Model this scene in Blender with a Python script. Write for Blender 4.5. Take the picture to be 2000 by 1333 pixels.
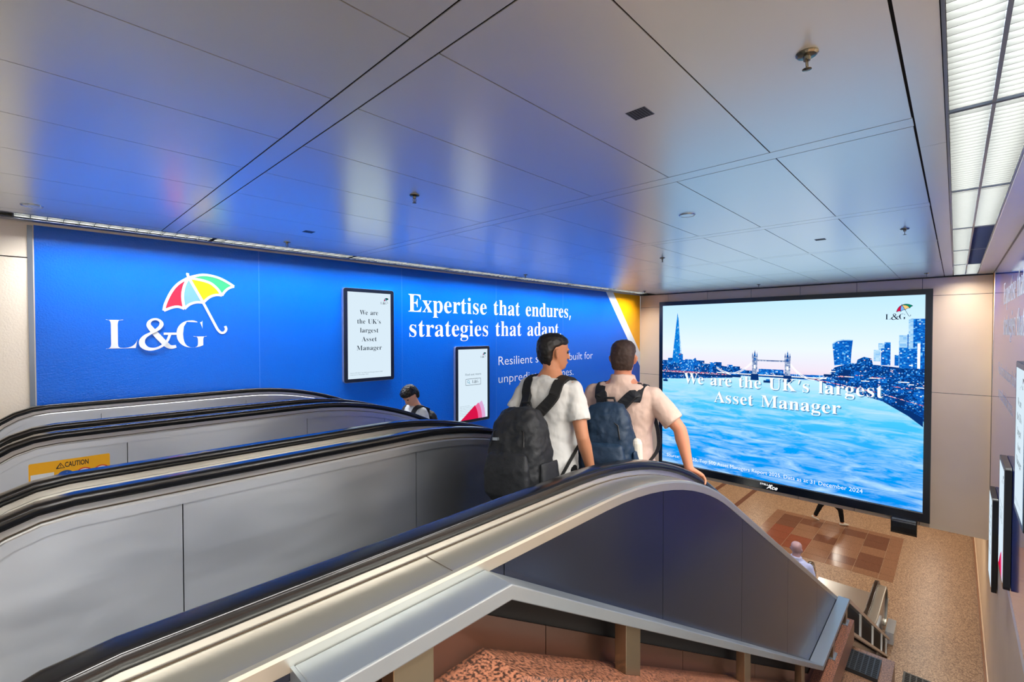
import bpy, bmesh, math, random, json
import numpy as np
from mathutils import Vector, Matrix, Euler, noise
for o in list(bpy.data.objects): bpy.data.objects.remove(o)
sc = bpy.context.scene
COL = sc.collection
R = math.radians
random.seed(7)
# ------------------------------------------------------------------ camera, light, exposure
def cam_axes():
    yaw, pit, rol = R(43.77735), R(0.988), R(0.07457)
    cy, sy, cp, sp = math.cos(yaw), math.sin(yaw), math.cos(pit), math.sin(pit)
    f = Vector((cy*cp, sy*cp, -sp)); r = Vector((sy, -cy, 0)); d = f.cross(r)
    c, s = math.cos(rol), math.sin(rol)
    return c*r+s*d, -s*r+c*d, f
_r, _d, _f = cam_axes()
cd = bpy.data.cameras.new('camera'); cam = bpy.data.objects.new('camera', cd); COL.objects.link(cam)
cd.sensor_width = 36; cd.lens = 904.27/2000*36; cd.clip_start = .02; cd.clip_end = 100
m = Matrix.Identity(4)
for i in range(3):
    m[i][0] = _r[i]; m[i][1] = -_d[i]; m[i][2] = -_f[i]
cam.matrix_world = m
sc.camera = cam
w = bpy.data.worlds.new('world'); sc.world = w; w.use_nodes = True
w.node_tree.nodes['Background'].inputs[0].default_value = (.84, .90, .90, 1)
w.node_tree.nodes['Background'].inputs[1].default_value = .85
sc.view_settings.view_transform = 'Standard'; sc.view_settings.look = 'None'
sc.view_settings.gamma = 1; sc.view_settings.use_curve_mapping = False
sc.view_settings.exposure = 0.0
try:
    sc.cycles.use_denoising = True; sc.cycles.denoiser = 'OPENIMAGEDENOISE'
    sc.cycles.max_bounces = 8; sc.cycles.diffuse_bounces = 4; sc.cycles.glossy_bounces = 4
    sc.cycles.sample_clamp_indirect = 6
except Exception: pass
LAMP_R, LAMP_L, LAMP_LOW = 5.0, 6.0, 4.0
def area(name, loc, sx, sy, power, color=(1, 1, 1), rot=(0, 0, 0)):
    l = bpy.data.lights.new(name, 'AREA'); l.shape = 'RECTANGLE'; l.size = sx; l.size_y = sy; l.energy = power; l.color = color
    o = bpy.data.objects.new(name, l); o.location = loc; o.rotation_euler = rot; COL.objects.link(o); return o
POW_R, POW_L, POW_LOW = 125., 112., 20.
# ------------------------------------------------------------------ materials
def lin(c):
    return tuple((v/255/12.92 if v/255 <= .04045 else ((v/255+.055)/1.055)**2.4) for v in c)
def mat(name, col, rough=.5, metal=0., emit=None, es=1., spec=.5, bump=None, coat=0., var=None, brushed=None, tangent=None, aniso=0.):
    m = bpy.data.materials.new(name); m.use_nodes = True; nt = m.node_tree; N = nt.nodes; L = nt.links
    p = N['Principled BSDF']; c = lin(col)
    p.inputs['Base Color'].default_value = (*c, 1); p.inputs['Roughness'].default_value = rough; p.inputs['Metallic'].default_value = metal
    p.inputs['Specular IOR Level'].default_value = spec
    if coat: p.inputs['Coat Weight'].default_value = coat; p.inputs['Coat Roughness'].default_value = .06
    if aniso: p.inputs['Anisotropic'].default_value = aniso
    if emit is not None:
        p.inputs['Emission Color'].default_value = (*lin(emit), 1); p.inputs['Emission Strength'].default_value = es
    if tangent:
        cx = N.new('ShaderNodeCombineXYZ'); cx.inputs[0].default_value, cx.inputs[1].default_value, cx.inputs[2].default_value = tangent; L.new(cx.outputs[0], p.inputs['Tangent'])
    tc = None
    def coords(scale):
        nonlocal tc
        if tc is None: tc = N.new('ShaderNodeTexCoord')
        mp = N.new('ShaderNodeMapping'); mp.inputs['Scale'].default_value = scale; L.new(tc.outputs['Object'], mp.inputs[0]); return mp
    if var:                                        # (colour, scale(3), low, high, detail)
        c2, s, lo, hi, de = var
        mp = coords(s); n = N.new('ShaderNodeTexNoise'); n.inputs['Scale'].default_value = 1; n.inputs['Detail'].default_value = de; L.new(mp.outputs[0], n.inputs[0])
        cr = N.new('ShaderNodeValToRGB'); cr.color_ramp.elements[0].position = lo; cr.color_ramp.elements[1].position = hi
        cr.color_ramp.elements[0].color = (*c, 1); cr.color_ramp.elements[1].color = (*lin(c2), 1)
        L.new(n.outputs[0], cr.inputs[0]); L.new(cr.outputs[0], p.inputs['Base Color'])
    if brushed:                                    # (scale(3), rough lo, rough hi, bump)
        s, lo, hi, bs = brushed
        mp = coords(s); n = N.new('ShaderNodeTexNoise'); n.inputs['Scale'].default_value = 1; n.inputs['Detail'].default_value = 4; L.new(mp.outputs[0], n.inputs[0])
        mr = N.new('ShaderNodeMapRange'); mr.inputs['From Min'].default_value = .3; mr.inputs['From Max'].default_value = .7
        mr.inputs['To Min'].default_value = lo; mr.inputs['To Max'].default_value = hi
        L.new(n.outputs[0], mr.inputs[0]); L.new(mr.outputs[0], p.inputs['Roughness'])
        if bs:
            b = N.new('ShaderNodeBump'); b.inputs['Strength'].default_value = bs; b.inputs['Distance'].default_value = .002; L.new(n.outputs[0], b.inputs['Height']); L.new(b.outputs[0], p.inputs['Normal'])
    if bump:                                       # (scale(3), strength, distance)
        s, st, di = bump
        mp = coords(s); n = N.new('ShaderNodeTexNoise'); n.inputs['Scale'].default_value = 1; n.inputs['Detail'].default_value = 3; L.new(mp.outputs[0], n.inputs[0])
        b = N.new('ShaderNodeBump'); b.inputs['Strength'].default_value = st; b.inputs['Distance'].default_value = di
        L.new(n.outputs[0], b.inputs['Height']); L.new(b.outputs[0], p.inputs['Normal'])
    return m
def glow(name, col, s=1.):
    m = bpy.data.materials.new(name); m.use_nodes = True; nt = m.node_tree; nt.nodes.clear()
    e = nt.nodes.new('ShaderNodeEmission'); e.inputs[0].default_value = (*lin(col), 1); e.inputs[1].default_value = s
    q = nt.nodes.new('ShaderNodeOutputMaterial'); nt.links.new(e.outputs[0], q.inputs[0]); return m
M = {}
M['ceil'] = mat('ceiling aluminium', (226, 234, 236), .28, .66, spec=.5)
M['ceil_dark'] = mat('joint shadow', (16, 20, 28), .7)
M['ceil_line'] = mat('ceiling trim', (120, 132, 150), .3, .8)
M['beige'] = mat('wall panel beige', (236, 210, 178), .38, 0, bump=((60, 60, 60), .12, .004), var=((222, 194, 162), (.7, .7, .7), .3, .75, 3))
M['vinyl_beige'] = mat('wall textured beige', (226, 216, 203), .4, 0, bump=((70, 70, 70), .35, .004))
M['blue'] = mat('blue vinyl', (0, 92, 204), .26, 0, bump=((70, 70, 70), .6, .006), spec=.35)
M['seam'] = mat('vinyl seam', (40, 112, 214), .4)
M['blue_r'] = mat('blue vinyl smooth', (0, 74, 214), .14, 0, spec=.7, coat=.8)
M['white_vinyl'] = mat('white vinyl', (238, 240, 244), .28, 0, bump=((75, 75, 75), .2, .004))
M['grey_letter'] = mat('pale lettering', (206, 212, 220), .28, 0, bump=((75, 75, 75), .2, .004))
M['orange'] = mat('orange vinyl', (255, 176, 0), .28, 0, bump=((75, 75, 75), .2, .004))
M['red_v'] = mat('red vinyl', (232, 20, 60), .3); M['yel_v'] = mat('yellow vinyl', (255, 196, 10), .3)
M['grn_v'] = mat('green vinyl', (46, 158, 112), .3); M['lav_v'] = mat('pale blue vinyl', (96, 150, 245), .3)
M['steel'] = mat('stainless steel', (206, 204, 200), .28, .9)
M['panel'] = mat('balustrade steel', (190, 195, 202), .34, .92, aniso=.8, tangent=(0, 0, 1), brushed=((3, 7, 9), .31, .38, 0))
M['deck'] = mat('deck steel', (188, 187, 178), .30, .85)
M['coping'] = mat('coping paint', (150, 158, 164), .33, .75, brushed=((3, 3, 3), .28, .4, 0))
M['dark_steel'] = mat('dark cladding', (66, 74, 94), .22, .9)
M['brown_steel'] = mat('skirting steel', (108, 82, 70), .3, .85)
M['post_steel'] = mat('post steel', (136, 122, 100), .3, .9)
M['rubber'] = mat('handrail rubber', (18, 19, 22), .15, 0, spec=.4)
M['black'] = mat('black metal', (10, 11, 14), .35)
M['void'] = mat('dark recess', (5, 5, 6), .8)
M['dirt'] = mat('dirt line', (58, 44, 26), .8)
M['frame'] = mat('screen bezel', (14, 20, 30), .22, 0, spec=.6)
M['alu'] = mat('aluminium edge', (180, 190, 200), .25, .8)
M['granite'] = mat('granite speckle', (150, 98, 74), .32, 0, var=((52, 36, 30), (95, 95, 95), .42, .6, 4))
M['floor'] = mat('granite floor', (198, 164, 130), .36, 0, var=((104, 70, 52), (48, 48, 48), .36, .66, 6), spec=.4)
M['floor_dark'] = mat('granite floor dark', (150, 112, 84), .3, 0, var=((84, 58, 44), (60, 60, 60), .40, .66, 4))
M['tile_mid'] = mat('tile mid brown', (160, 118, 92), .2, 0, var=((122, 86, 66), (50, 50, 50), .35, .7, 4))
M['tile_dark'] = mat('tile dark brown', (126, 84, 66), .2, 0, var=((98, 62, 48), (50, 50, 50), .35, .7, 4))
M['tile_red'] = mat('tile red', (150, 82, 60), .2, 0, var=((118, 64, 48), (50, 50, 50), .35, .7, 4))
M['tread'] = mat('step tread', (70, 72, 74), .45, .7)
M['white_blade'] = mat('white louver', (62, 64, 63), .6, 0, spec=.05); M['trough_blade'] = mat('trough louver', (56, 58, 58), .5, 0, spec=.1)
M['blade_off'] = mat('unlit louver', (70, 80, 110), .35, .4)
M['lamp'] = glow('lamp tube', (255, 255, 246), LAMP_R); M['lampL'] = glow('lamp tube left', (255, 254, 248), LAMP_L); M['lamplow'] = glow('lamp low', (255, 238, 206), LAMP_LOW)
M['lampoff'] = mat('dead tube', (60, 68, 92), .4)
M['chrome'] = mat('chrome', (120, 116, 104), .2, 1.)
M['grille'] = mat('perforated grille', (60, 68, 78), .5, .5)
M['yellow'] = mat('caution yellow', (244, 178, 14), .4); M['ink'] = mat('black ink', (20, 18, 16), .5); M['sign_white'] = mat('sign white', (222, 228, 232), .4)
M['sign_blue'] = mat('sign blue', (20, 74, 150), .4); M['sign_red'] = mat('sign red', (206, 32, 36), .4)
# ------------------------------------------------------------------ building helpers
def tag(o, label=None, cat=None, group=None, kind=None):
    if label: o['label'] = label
    if cat: o['category'] = cat
    if group: o['group'] = group
    if kind: o['kind'] = kind
    return o
def empty(name, loc, label=None, cat=None, group=None):
    o = bpy.data.objects.new(name, None); o.empty_display_size = .1; o.location = loc; COL.objects.link(o); return tag(o, label, cat, group)
class MB:
    def __init__(s): s.v = []; s.f = []; s.mi = []; s.cur = 0
    def add(s, vs, fs):
        k = len(s.v); s.v += [tuple(v) for v in vs]; s.f += [tuple(i+k for i in f) for f in fs]; s.mi += [s.cur]*len(fs); return s
    def box(s, x0, x1, y0, y1, z0, z1):
        return s.add([(x, y, z) for z in (z0, z1) for y in (y0, y1) for x in (x0, x1)], [(0, 2, 3, 1), (4, 5, 7, 6), (0, 1, 5, 4), (2, 6, 7, 3), (0, 4, 6, 2), (1, 3, 7, 5)])
    def prism(s, poly, axis, a, b):               # poly of 2-D points extruded along an axis: axis 'y' -> (x,z), 'x' -> (y,z), 'z' -> (x,y)
        def P(p, t): return {'y': (p[0], t, p[1]), 'x': (t, p[0], p[1]), 'z': (p[0], p[1], t)}[axis]
        n = len(poly)
        return s.add([P(p, a) for p in poly]+[P(p, b) for p in poly], [tuple(range(n))[::-1], tuple(range(n, 2*n))]+[(i, (i+1) % n, n+(i+1) % n, n+i) for i in range(n)])
    def strip(s, top, bot, axis, a, b):           # slab between two polylines with matching points, thick from a to b on axis y
        n = len(top)
        V = [(p[0], a, p[1]) for p in top]+[(p[0], a, p[1]) for p in bot]+[(p[0], b, p[1]) for p in top]+[(p[0], b, p[1]) for p in bot]
        F = []
        for i in range(n-1):
            F += [(i, n+i, n+i+1, i+1), (2*n+i, 2*n+i+1, 3*n+i+1, 3*n+i), (i, i+1, 2*n+i+1, 2*n+i), (n+i, 3*n+i, 3*n+i+1, n+i+1)]
        F += [(0, 2*n, 3*n, n), (n-1, 2*n-1, 4*n-1, 3*n-1)]
        return s.add(V, F)
    def lathe(s, c, prof, n=20, axis='z'):        # prof: (radius, height)
        V = []; F = []
        for r, h in prof:
            for i in range(n):
                a = 2*math.pi*i/n; V.append((c[0]+r*math.cos(a), c[1]+r*math.sin(a), c[2]+h))
        k = len(prof)
        for j in range(k-1):
            for i in range(n): F.append((j*n+i, j*n+(i+1) % n, (j+1)*n+(i+1) % n, (j+1)*n+i))
        F.append(tuple(range(n))[::-1]); F.append(tuple((k-1)*n+i for i in range(n)))
        return s.add(V, F)
    def tube(s, pts, rad, n=12, flat=1., up=(0, 0, 1), round_ends=True):
        pts = [Vector(p) for p in pts]; rad = list(rad) if hasattr(rad, '__len__') else [rad]*len(pts)
        if round_ends:
            a, b = pts[0], pts[-1]; da = (pts[0]-pts[1]).normalized(); db = (pts[-1]-pts[-2]).normalized()
            pre = [(a+da*rad[0]*math.sin(t), rad[0]*math.cos(t)) for t in (1.45, 1.1, .6)]; post = [(b+db*rad[-1]*math.sin(t), rad[-1]*math.cos(t)) for t in (.6, 1.1, 1.45)]
            pts = [p for p, _ in pre]+pts+[p for p, _ in post]; rad = [r for _, r in pre]+rad+[r for _, r in post]
        V = []; F = []; k = len(pts); u = None
        for i, p in enumerate(pts):
            t = (pts[min(i+1, k-1)]-pts[max(i-1, 0)]).normalized()
            if u is None:
                u = Vector(up); u = u-t*u.dot(t)
                if u.length < 1e-3: u = t.orthogonal()
            else: u = u-t*u.dot(t)
            u.normalize(); q = t.cross(u)
            for j in range(n):
                a = 2*math.pi*j/n; V.append(p+u*(rad[i]*flat*math.cos(a))+q*(rad[i]*math.sin(a)))
        for i in range(k-1):
            for j in range(n): F.append((i*n+j, i*n+(j+1) % n, (i+1)*n+(j+1) % n, (i+1)*n+j))
        F.append(tuple(range(n))[::-1]); F.append(tuple((k-1)*n+j for j in range(n)))
        return s.add(V, F)
    def ball(s, c, r, n=14):
        if not hasattr(r, '__len__'): r = (r, r, r)
        k = max(6, n//2); V = []; F = []
        for i in range(1, k):
            t = math.pi*i/k
            for j in range(n):
                a = 2*math.pi*j/n; V.append((c[0]+r[0]*math.sin(t)*math.cos(a), c[1]+r[1]*math.sin(t)*math.sin(a), c[2]+r[2]*math.cos(t)))
        for i in range(k-2):
            for j in range(n): F.append((i*n+j, (i+1)*n+j, (i+1)*n+(j+1) % n, i*n+(j+1) % n))
        F.append(tuple(range(n))); F.append(tuple((k-2)*n+j for j in range(n))[::-1])
        return s.add(V, F)
    def build(s, name, mats, parent=None, smooth=False, bevel=0, xf=None, fix=True):
        if not isinstance(mats, (list, tuple)): mats = [mats]
        me = bpy.data.meshes.new(name); off = Vector((0, 0, 0))
        V = [Vector(v) for v in s.v]
        if xf is not None: V = [xf @ v for v in V]
        if parent is not None:
            off = Vector(parent.location); q = parent.parent
            while q is not None: off += Vector(q.location); q = q.parent
        me.from_pydata([tuple(v-off) for v in V], [], s.f); me.update()
        for mm in mats: me.materials.append(mm)
        for p, i in zip(me.polygons, s.mi): p.material_index = min(i, len(mats)-1)
        if fix:
            bm = bmesh.new(); bm.from_mesh(me); bmesh.ops.recalc_face_normals(bm, faces=bm.faces[:]); bm.to_mesh(me); bm.free()
        if smooth: 
            for p in me.polygons: p.use_smooth = True
        o = bpy.data.objects.new(name, me); COL.objects.link(o)
        if parent is not None: o.parent = parent
        if bevel:
            b = o.modifiers.new('bevel', 'BEVEL'); b.width = bevel; b.segments = 2; b.limit_method = 'ANGLE'
        return o
def copy_tree(o, parent=None, loc=None):
    c = o.copy(); COL.objects.link(c)
    if parent is not None: c.parent = parent
    if loc is not None: c.location = loc
    for ch in list(o.children): copy_tree(ch, c)
    return c
def structure(o): o['kind'] = 'structure'; return o
# ------------------------------------------------------------------ lettering
GLYPHS = json.loads('''{",":[180,[28,-87,47,-3,61,78,124,78,129,71,104,-8,71,-87]],".":[180,[89,-9,60,1,51,15,48,36,51,57,60,71,89,81,119,71,129,57,132,36,129,15,119,1]],"A":[437,[-9,0,-9,18,9,21,24,30,49,75,206,466,224,465,384,87,411,34,425,22,443,18,443,0,229,0,229,18,259,21,277,30,283,46,273,81,253,132,103,132,79,71,76,59,75,48,87,26,124,18,128,18,128,0],[113,161,242,161,177,319]],"E":[442,[14,0,14,17,44,20,62,30,72,48,75,78,75,369,72,405,62,425,44,435,16,439,16,455,399,455,399,320,383,320,375,357,361,386,340,406,312,420,276,428,232,430,200,428,186,417,183,388,183,246,193,246,221,248,243,256,259,269,272,288,281,313,288,345,304,345,304,118,287,118,273,181,259,201,241,213,185,222,183,222,183,67,185,47,192,35,230,28,261,29,289,32,313,39,335,48,354,60,371,75,386,94,399,116,411,143,430,143,402,0]],"G":[508,[268,-10,222,-7,179,3,141,19,108,42,80,70,57,103,41,141,31,183,28,229,31,274,41,315,57,352,80,385,107,413,139,435,176,452,215,462,257,465,293,463,330,454,369,441,388,436,406,443,419,465,437,465,437,308,420,308,409,334,397,357,382,379,366,397,348,413,329,426,309,436,288,441,267,443,200,419,159,347,146,228,150,163,161,110,180,67,206,37,238,19,275,13,308,16,328,27,339,45,343,71,343,128,339,154,329,170,309,179,275,182,275,198,500,198,500,182,473,179,457,171,449,155,446,128,446,29,387,7,328,-6]],"K":[510,[16,0,16,17,45,22,63,32,72,50,75,81,75,379,72,406,63,424,45,434,17,439,17,455,242,455,242,439,205,432,187,415,183,379,183,234,321,373,342,398,349,418,342,430,323,436,291,439,291,455,486,455,486,439,477,439,436,430,392,404,345,361,271,285,463,46,487,25,519,17,519,0,281,0,281,17,306,18,322,21,334,34,316,66,199,214,183,198,183,81,186,50,195,32,213,22,242,17,242,0]],"L":[426,[15,0,15,17,45,22,62,32,72,50,75,81,75,379,71,407,62,425,44,434,16,439,16,455,250,455,250,439,208,434,196,427,188,416,182,379,182,83,185,47,200,31,234,28,264,29,291,33,315,40,335,49,354,63,370,80,384,100,397,125,409,154,427,154,402,0]],"M":[634,[14,0,14,17,43,22,61,32,72,50,75,79,75,382,71,416,53,432,15,439,15,455,185,455,317,142,449,455,617,455,617,439,590,433,573,423,563,405,560,378,560,85,565,43,582,23,617,17,617,0,396,0,396,17,433,25,450,44,455,83,455,399,288,0,270,0,105,389,105,80,109,48,120,30,139,20,169,17,169,0]],"U":[492,[248,-13,192,-8,147,6,114,29,91,61,78,103,73,155,73,379,70,406,61,424,43,434,15,439,15,455,240,455,240,439,202,432,185,415,181,379,181,140,183,104,191,74,203,51,221,35,245,25,275,22,340,37,379,83,392,159,392,378,389,406,379,423,360,433,328,439,328,455,474,455,474,439,448,432,433,421,425,404,422,378,422,181,418,118,403,69,380,32,346,7,302,-8]],"W":[611,[171,-11,32,393,15,427,3,435,-15,439,-15,455,181,455,181,439,150,432,143,423,140,410,148,373,223,153,301,353,286,399,278,418,267,429,229,439,229,455,439,455,439,439,404,432,393,412,399,386,474,166,541,369,549,406,546,421,538,430,503,439,503,455,624,455,624,439,607,433,594,421,575,379,446,-11,428,-11,316,309,190,-11]],"a":[344,[255,-10,226,-5,208,10,200,35,168,11,133,-4,95,-9,64,-4,40,11,25,34,20,63,25,91,39,115,63,136,98,155,143,173,199,190,199,241,196,266,187,282,171,292,148,296,115,290,104,274,113,257,123,231,120,215,110,202,95,194,77,191,59,194,45,203,36,218,33,236,37,259,49,278,69,295,95,308,115,314,137,317,162,318,205,315,239,307,263,292,280,271,290,244,293,210,293,62,295,40,304,34,320,42,329,28,306,7,281,-6],[151,34,174,41,199,63,199,169,154,151,127,123,118,84,122,56,133,39]],"d":[370,[140,-10,117,-8,97,-1,78,10,61,26,47,44,35,66,26,91,21,118,19,147,21,180,27,210,36,237,48,261,63,281,81,297,101,309,123,316,146,318,175,314,201,301,223,280,223,401,220,419,212,430,176,439,176,455,319,455,319,75,325,41,335,32,353,28,353,11,315,8,271,1,223,-10,223,39,201,12,173,-5],[171,28,187,31,202,41,215,56,223,76,223,242,217,257,206,270,174,281,147,273,130,250,123,225,119,193,118,153,119,115,123,83,130,58,146,36]],"e":[301,[154,-10,129,-8,106,-1,85,10,66,26,50,45,37,69,27,95,21,125,19,157,21,187,28,215,38,240,51,263,68,282,87,298,109,309,132,316,157,318,193,314,224,301,249,280,268,251,279,216,283,173,283,166,117,166,127,97,154,56,199,42,225,47,248,62,270,86,285,73,248,27,205,-1],[116,192,201,192,201,215,193,277,181,292,161,297,136,286,121,255,116,203]],"g":[327,[146,-140,106,-138,73,-132,48,-122,22,-100,14,-75,20,-54,38,-38,69,-26,44,-10,29,9,24,30,28,54,42,74,57,86,77,98,102,110,58,135,31,169,22,212,27,242,40,268,53,282,69,295,88,305,109,312,132,317,157,318,183,317,208,312,233,304,317,304,317,268,268,268,281,248,289,226,291,203,288,176,276,151,258,131,234,116,215,108,194,104,172,103,157,103,142,104,112,94,104,84,101,71,111,55,141,49,175,49,259,40,285,29,303,13,312,-9,316,-37,311,-67,296,-92,272,-113,239,-128,197,-137],[157,124,178,130,190,146,195,163,198,184,199,211,198,238,195,260,190,276,178,292,157,297,137,292,124,276,118,260,115,238,114,211,115,184,118,163,124,146,137,130],[161,-116,218,-111,252,-94,263,-66,260,-51,249,-41,205,-34,97,-34,79,-52,73,-73,79,-89,95,-103,111,-111,133,-115]],"h":[381,[18,0,18,16,45,26,52,56,52,399,46,429,36,437,19,440,19,455,148,455,148,267,175,295,207,313,243,318,292,306,321,271,330,212,330,56,337,26,347,19,363,16,363,0,202,0,202,16,207,16,228,26,235,56,235,217,229,258,219,268,203,271,183,267,164,255,148,235,148,56,154,26,164,19,180,16,180,0]],"i":[198,[101,362,81,366,65,376,54,393,50,412,54,432,65,449,81,460,101,463,120,460,137,449,147,432,151,412,147,393,136,376,120,366],[18,0,18,16,45,26,52,56,52,252,47,285,20,293,21,310,148,310,148,56,154,26,180,16,180,0]],"l":[199,[18,0,18,16,45,26,52,56,52,398,47,429,38,436,20,439,20,455,148,455,148,56,154,26,180,16,180,0]],"n":[381,[18,0,18,16,45,26,52,56,52,253,46,284,36,291,19,294,19,310,148,310,148,267,175,296,207,313,243,318,292,306,321,271,330,212,330,56,337,26,347,19,363,16,363,0,202,0,202,16,207,16,228,26,235,56,235,217,229,258,219,268,203,271,183,267,164,255,148,235,148,56,154,26,164,19,180,16,180,0]],"p":[371,[17,-139,17,-124,40,-117,50,-101,52,-64,52,243,46,283,19,295,19,310,143,310,143,263,166,294,195,313,230,319,253,317,274,310,293,298,309,283,323,264,335,241,343,216,348,189,350,160,348,128,343,99,334,72,323,48,308,28,291,12,272,0,250,-8,227,-10,196,-5,170,9,148,32,148,-58,152,-99,167,-118,197,-123,197,-139],[195,28,222,36,239,59,247,84,251,116,253,154,251,192,247,223,241,248,225,270,199,278,179,273,162,259,148,235,148,69,160,46,176,33]],"r":[287,[18,0,18,16,45,26,52,56,52,252,46,285,20,293,21,310,146,310,146,252,158,272,172,288,187,301,210,314,233,318,258,315,275,304,286,287,289,266,287,248,278,234,265,225,248,222,222,231,207,250,189,260,175,255,162,241,152,220,149,192,149,56,152,37,159,25,197,16,197,0]],"s":[288,[151,-10,132,-8,110,-3,87,6,73,9,60,4,51,-9,36,-9,36,105,53,105,61,79,72,57,87,39,112,21,140,15,162,18,179,27,189,40,192,58,183,84,156,105,107,130,85,142,68,155,54,169,41,193,37,220,40,247,49,270,65,291,86,306,111,316,141,319,166,316,199,308,206,306,213,305,223,308,230,319,244,319,244,222,228,222,220,244,209,262,196,277,174,291,149,296,130,294,116,286,108,274,105,259,115,232,146,212,191,189,212,178,229,165,241,151,253,127,257,95,254,65,244,39,228,18,206,2,181,-7]],"t":[228,[124,-9,99,-7,80,-1,66,10,56,26,50,46,48,71,48,279,20,279,20,300,88,369,129,424,144,424,144,310,208,310,208,279,144,279,144,82,149,51,157,43,168,40,189,49,206,75,222,66,198,24,165,-1]],"u":[375,[131,-10,103,-7,81,2,65,17,54,38,48,65,46,97,46,248,39,282,29,291,11,294,11,310,142,310,142,74,151,46,162,38,177,36,205,43,228,66,228,248,221,283,209,291,189,294,189,310,324,310,324,70,331,39,360,30,360,13,321,10,277,3,228,-10,228,40,209,19,186,3,160,-7]],"x":[319,[5,0,5,15,24,23,44,37,62,56,123,136,43,263,24,285,4,293,4,310,169,310,169,294,147,291,140,280,149,260,183,206,224,257,234,279,227,290,201,294,201,310,311,310,311,296,292,289,273,275,254,254,198,184,291,36,303,21,319,15,319,0,155,0,155,16,178,19,185,30,173,59,138,114,97,61,85,34,92,20,114,15,118,15,118,0]]}''')
GLYPHS["'"] = [180, [28+v if i % 2 == 0 else v+360 for i, v in enumerate(GLYPHS[','][1])]]
def curve_mesh(contours, thin=0., ext=0.):
    cu = bpy.data.curves.new('c', 'CURVE'); cu.dimensions = '2D'; cu.fill_mode = 'BOTH'; cu.offset = thin; cu.extrude = ext
    for c in contours:
        sp = cu.splines.new('POLY'); sp.points.add(len(c)-1); sp.use_cyclic_u = True
        for p, q in zip(sp.points, c): p.co = (q[0], q[1], 0, 1)
    return cu
def to_mesh2d(cu):
    o = bpy.data.objects.new('t', cu); COL.objects.link(o)
    dg = bpy.context.evaluated_depsgraph_get(); dg.update()
    me = bpy.data.meshes.new_from_object(o.evaluated_get(dg)); V = [tuple(v.co) for v in me.vertices]; F = [tuple(p.vertices) for p in me.polygons]
    bpy.data.objects.remove(o); bpy.data.meshes.remove(me); return V, F
def catmull(P, k=6):
    P = [Vector(p) for p in P]; out = []
    for i in range(len(P)-1):
        a, b, c, d = P[max(i-1, 0)], P[i], P[i+1], P[min(i+2, len(P)-1)]
        for j in range(k):
            t = j/k; out.append(.5*((2*b)+(-a+c)*t+(2*a-5*b+4*c-d)*t*t+(-a+3*b-3*c+d)*t**3))
    out.append(P[-1]); return out
def stroke2d(P, wd, k=6, smooth=True):
    n = len(P); Q = catmull([(p[0], p[1], 0) for p in P], k) if smooth else [Vector((p[0], p[1], 0)) for p in P]
    W = wd if hasattr(wd, '__len__') else [wd]*n
    WW = [np.interp(i/(len(Q)-1)*(n-1), range(n), W) for i in range(len(Q))]
    V = []; F = []
    for i, p in enumerate(Q):
        t = (Q[min(i+1, len(Q)-1)]-Q[max(i-1, 0)]).normalized(); nn = Vector((-t.y, t.x, 0))*WW[i]/2
        zz = Vector((0, 0, i*.00003)); V += [tuple(p+nn+zz), tuple(p-nn+zz)]
    for i in range(len(Q)-1): F.append((2*i, 2*i+1, 2*i+3, 2*i+2))
    return V, F
def merge2d(parts):
    V = []; F = []
    for v, f in parts: k = len(V); V += v; F += [tuple(i+k for i in q) for q in f]
    return V, F
AMP = [(1.02, .06), (.86, .04), (.72, .14), (.50, .42), (.30, .70), (.24, .84), (.30, .97), (.44, 1.02), (.56, .96), (.60, .84), (.52, .70), (.34, .56), (.14, .42), (.05, .26), (.08, .10), (.22, -.01), (.42, -.01), (.62, .10), (.76, .28), (.84, .52)]
AMPW = [.10, .13, .17, .18, .15, .12, .08, .07, .08, .12, .11, .07, .11, .16, .17, .12, .08, .08, .08, .08]
def serif(text, cap=1., width=None, thin=-.006, align='L', sx=1.):
    x = 0; cont = []
    for ch in text:
        if ch == ' ': x += 250; continue
        g = GLYPHS[ch]
        for c in g[1:]: cont.append([((x+c[i])/1000, c[i+1]/1000) for i in range(0, len(c), 2)])
        x += g[0]+6
    V, F = to_mesh2d(curve_mesh(cont, thin))
    s = cap/.455; W = x/1000*s
    fx = s*(sx if width is None else width/W)
    W = x/1000*fx; o = {'L': 0, 'C': -W/2, 'R': -W}[align]
    return [(v[0]*fx+o, v[1]*s, 0) for v in V], F
def sans(text, cap=1., width=None, align='L', shear=0., off=0.):
    c = bpy.data.curves.new('t', 'FONT'); c.body = text; c.resolution_u = 3; c.shear = shear; c.offset = off
    V, F = to_mesh2d(c)
    x0 = min(v[0] for v in V); x1 = max(v[0] for v in V); s = cap/.70; fx = s if width is None else width/(x1-x0)
    o = {'L': 0, 'C': -(x1-x0)/2*fx, 'R': -(x1-x0)*fx}[align]
    return [((v[0]-x0)*fx+o, v[1]*s, 0) for v in V], F
def poly2d(P): return [(p[0], p[1], 0) for p in P], [tuple(range(len(P)))]
def disc2d(c, r, n=28, r0=0.):
    if not r0: return poly2d([(c[0]+r*math.cos(2*math.pi*i/n), c[1]+r*math.sin(2*math.pi*i/n)) for i in range(n)])
    V = [(c[0]+q*math.cos(2*math.pi*i/n), c[1]+q*math.sin(2*math.pi*i/n), 0) for q in (r0, r) for i in range(n)]
    return V, [(i, (i+1) % n, n+(i+1) % n, n+i) for i in range(n)]
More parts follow.
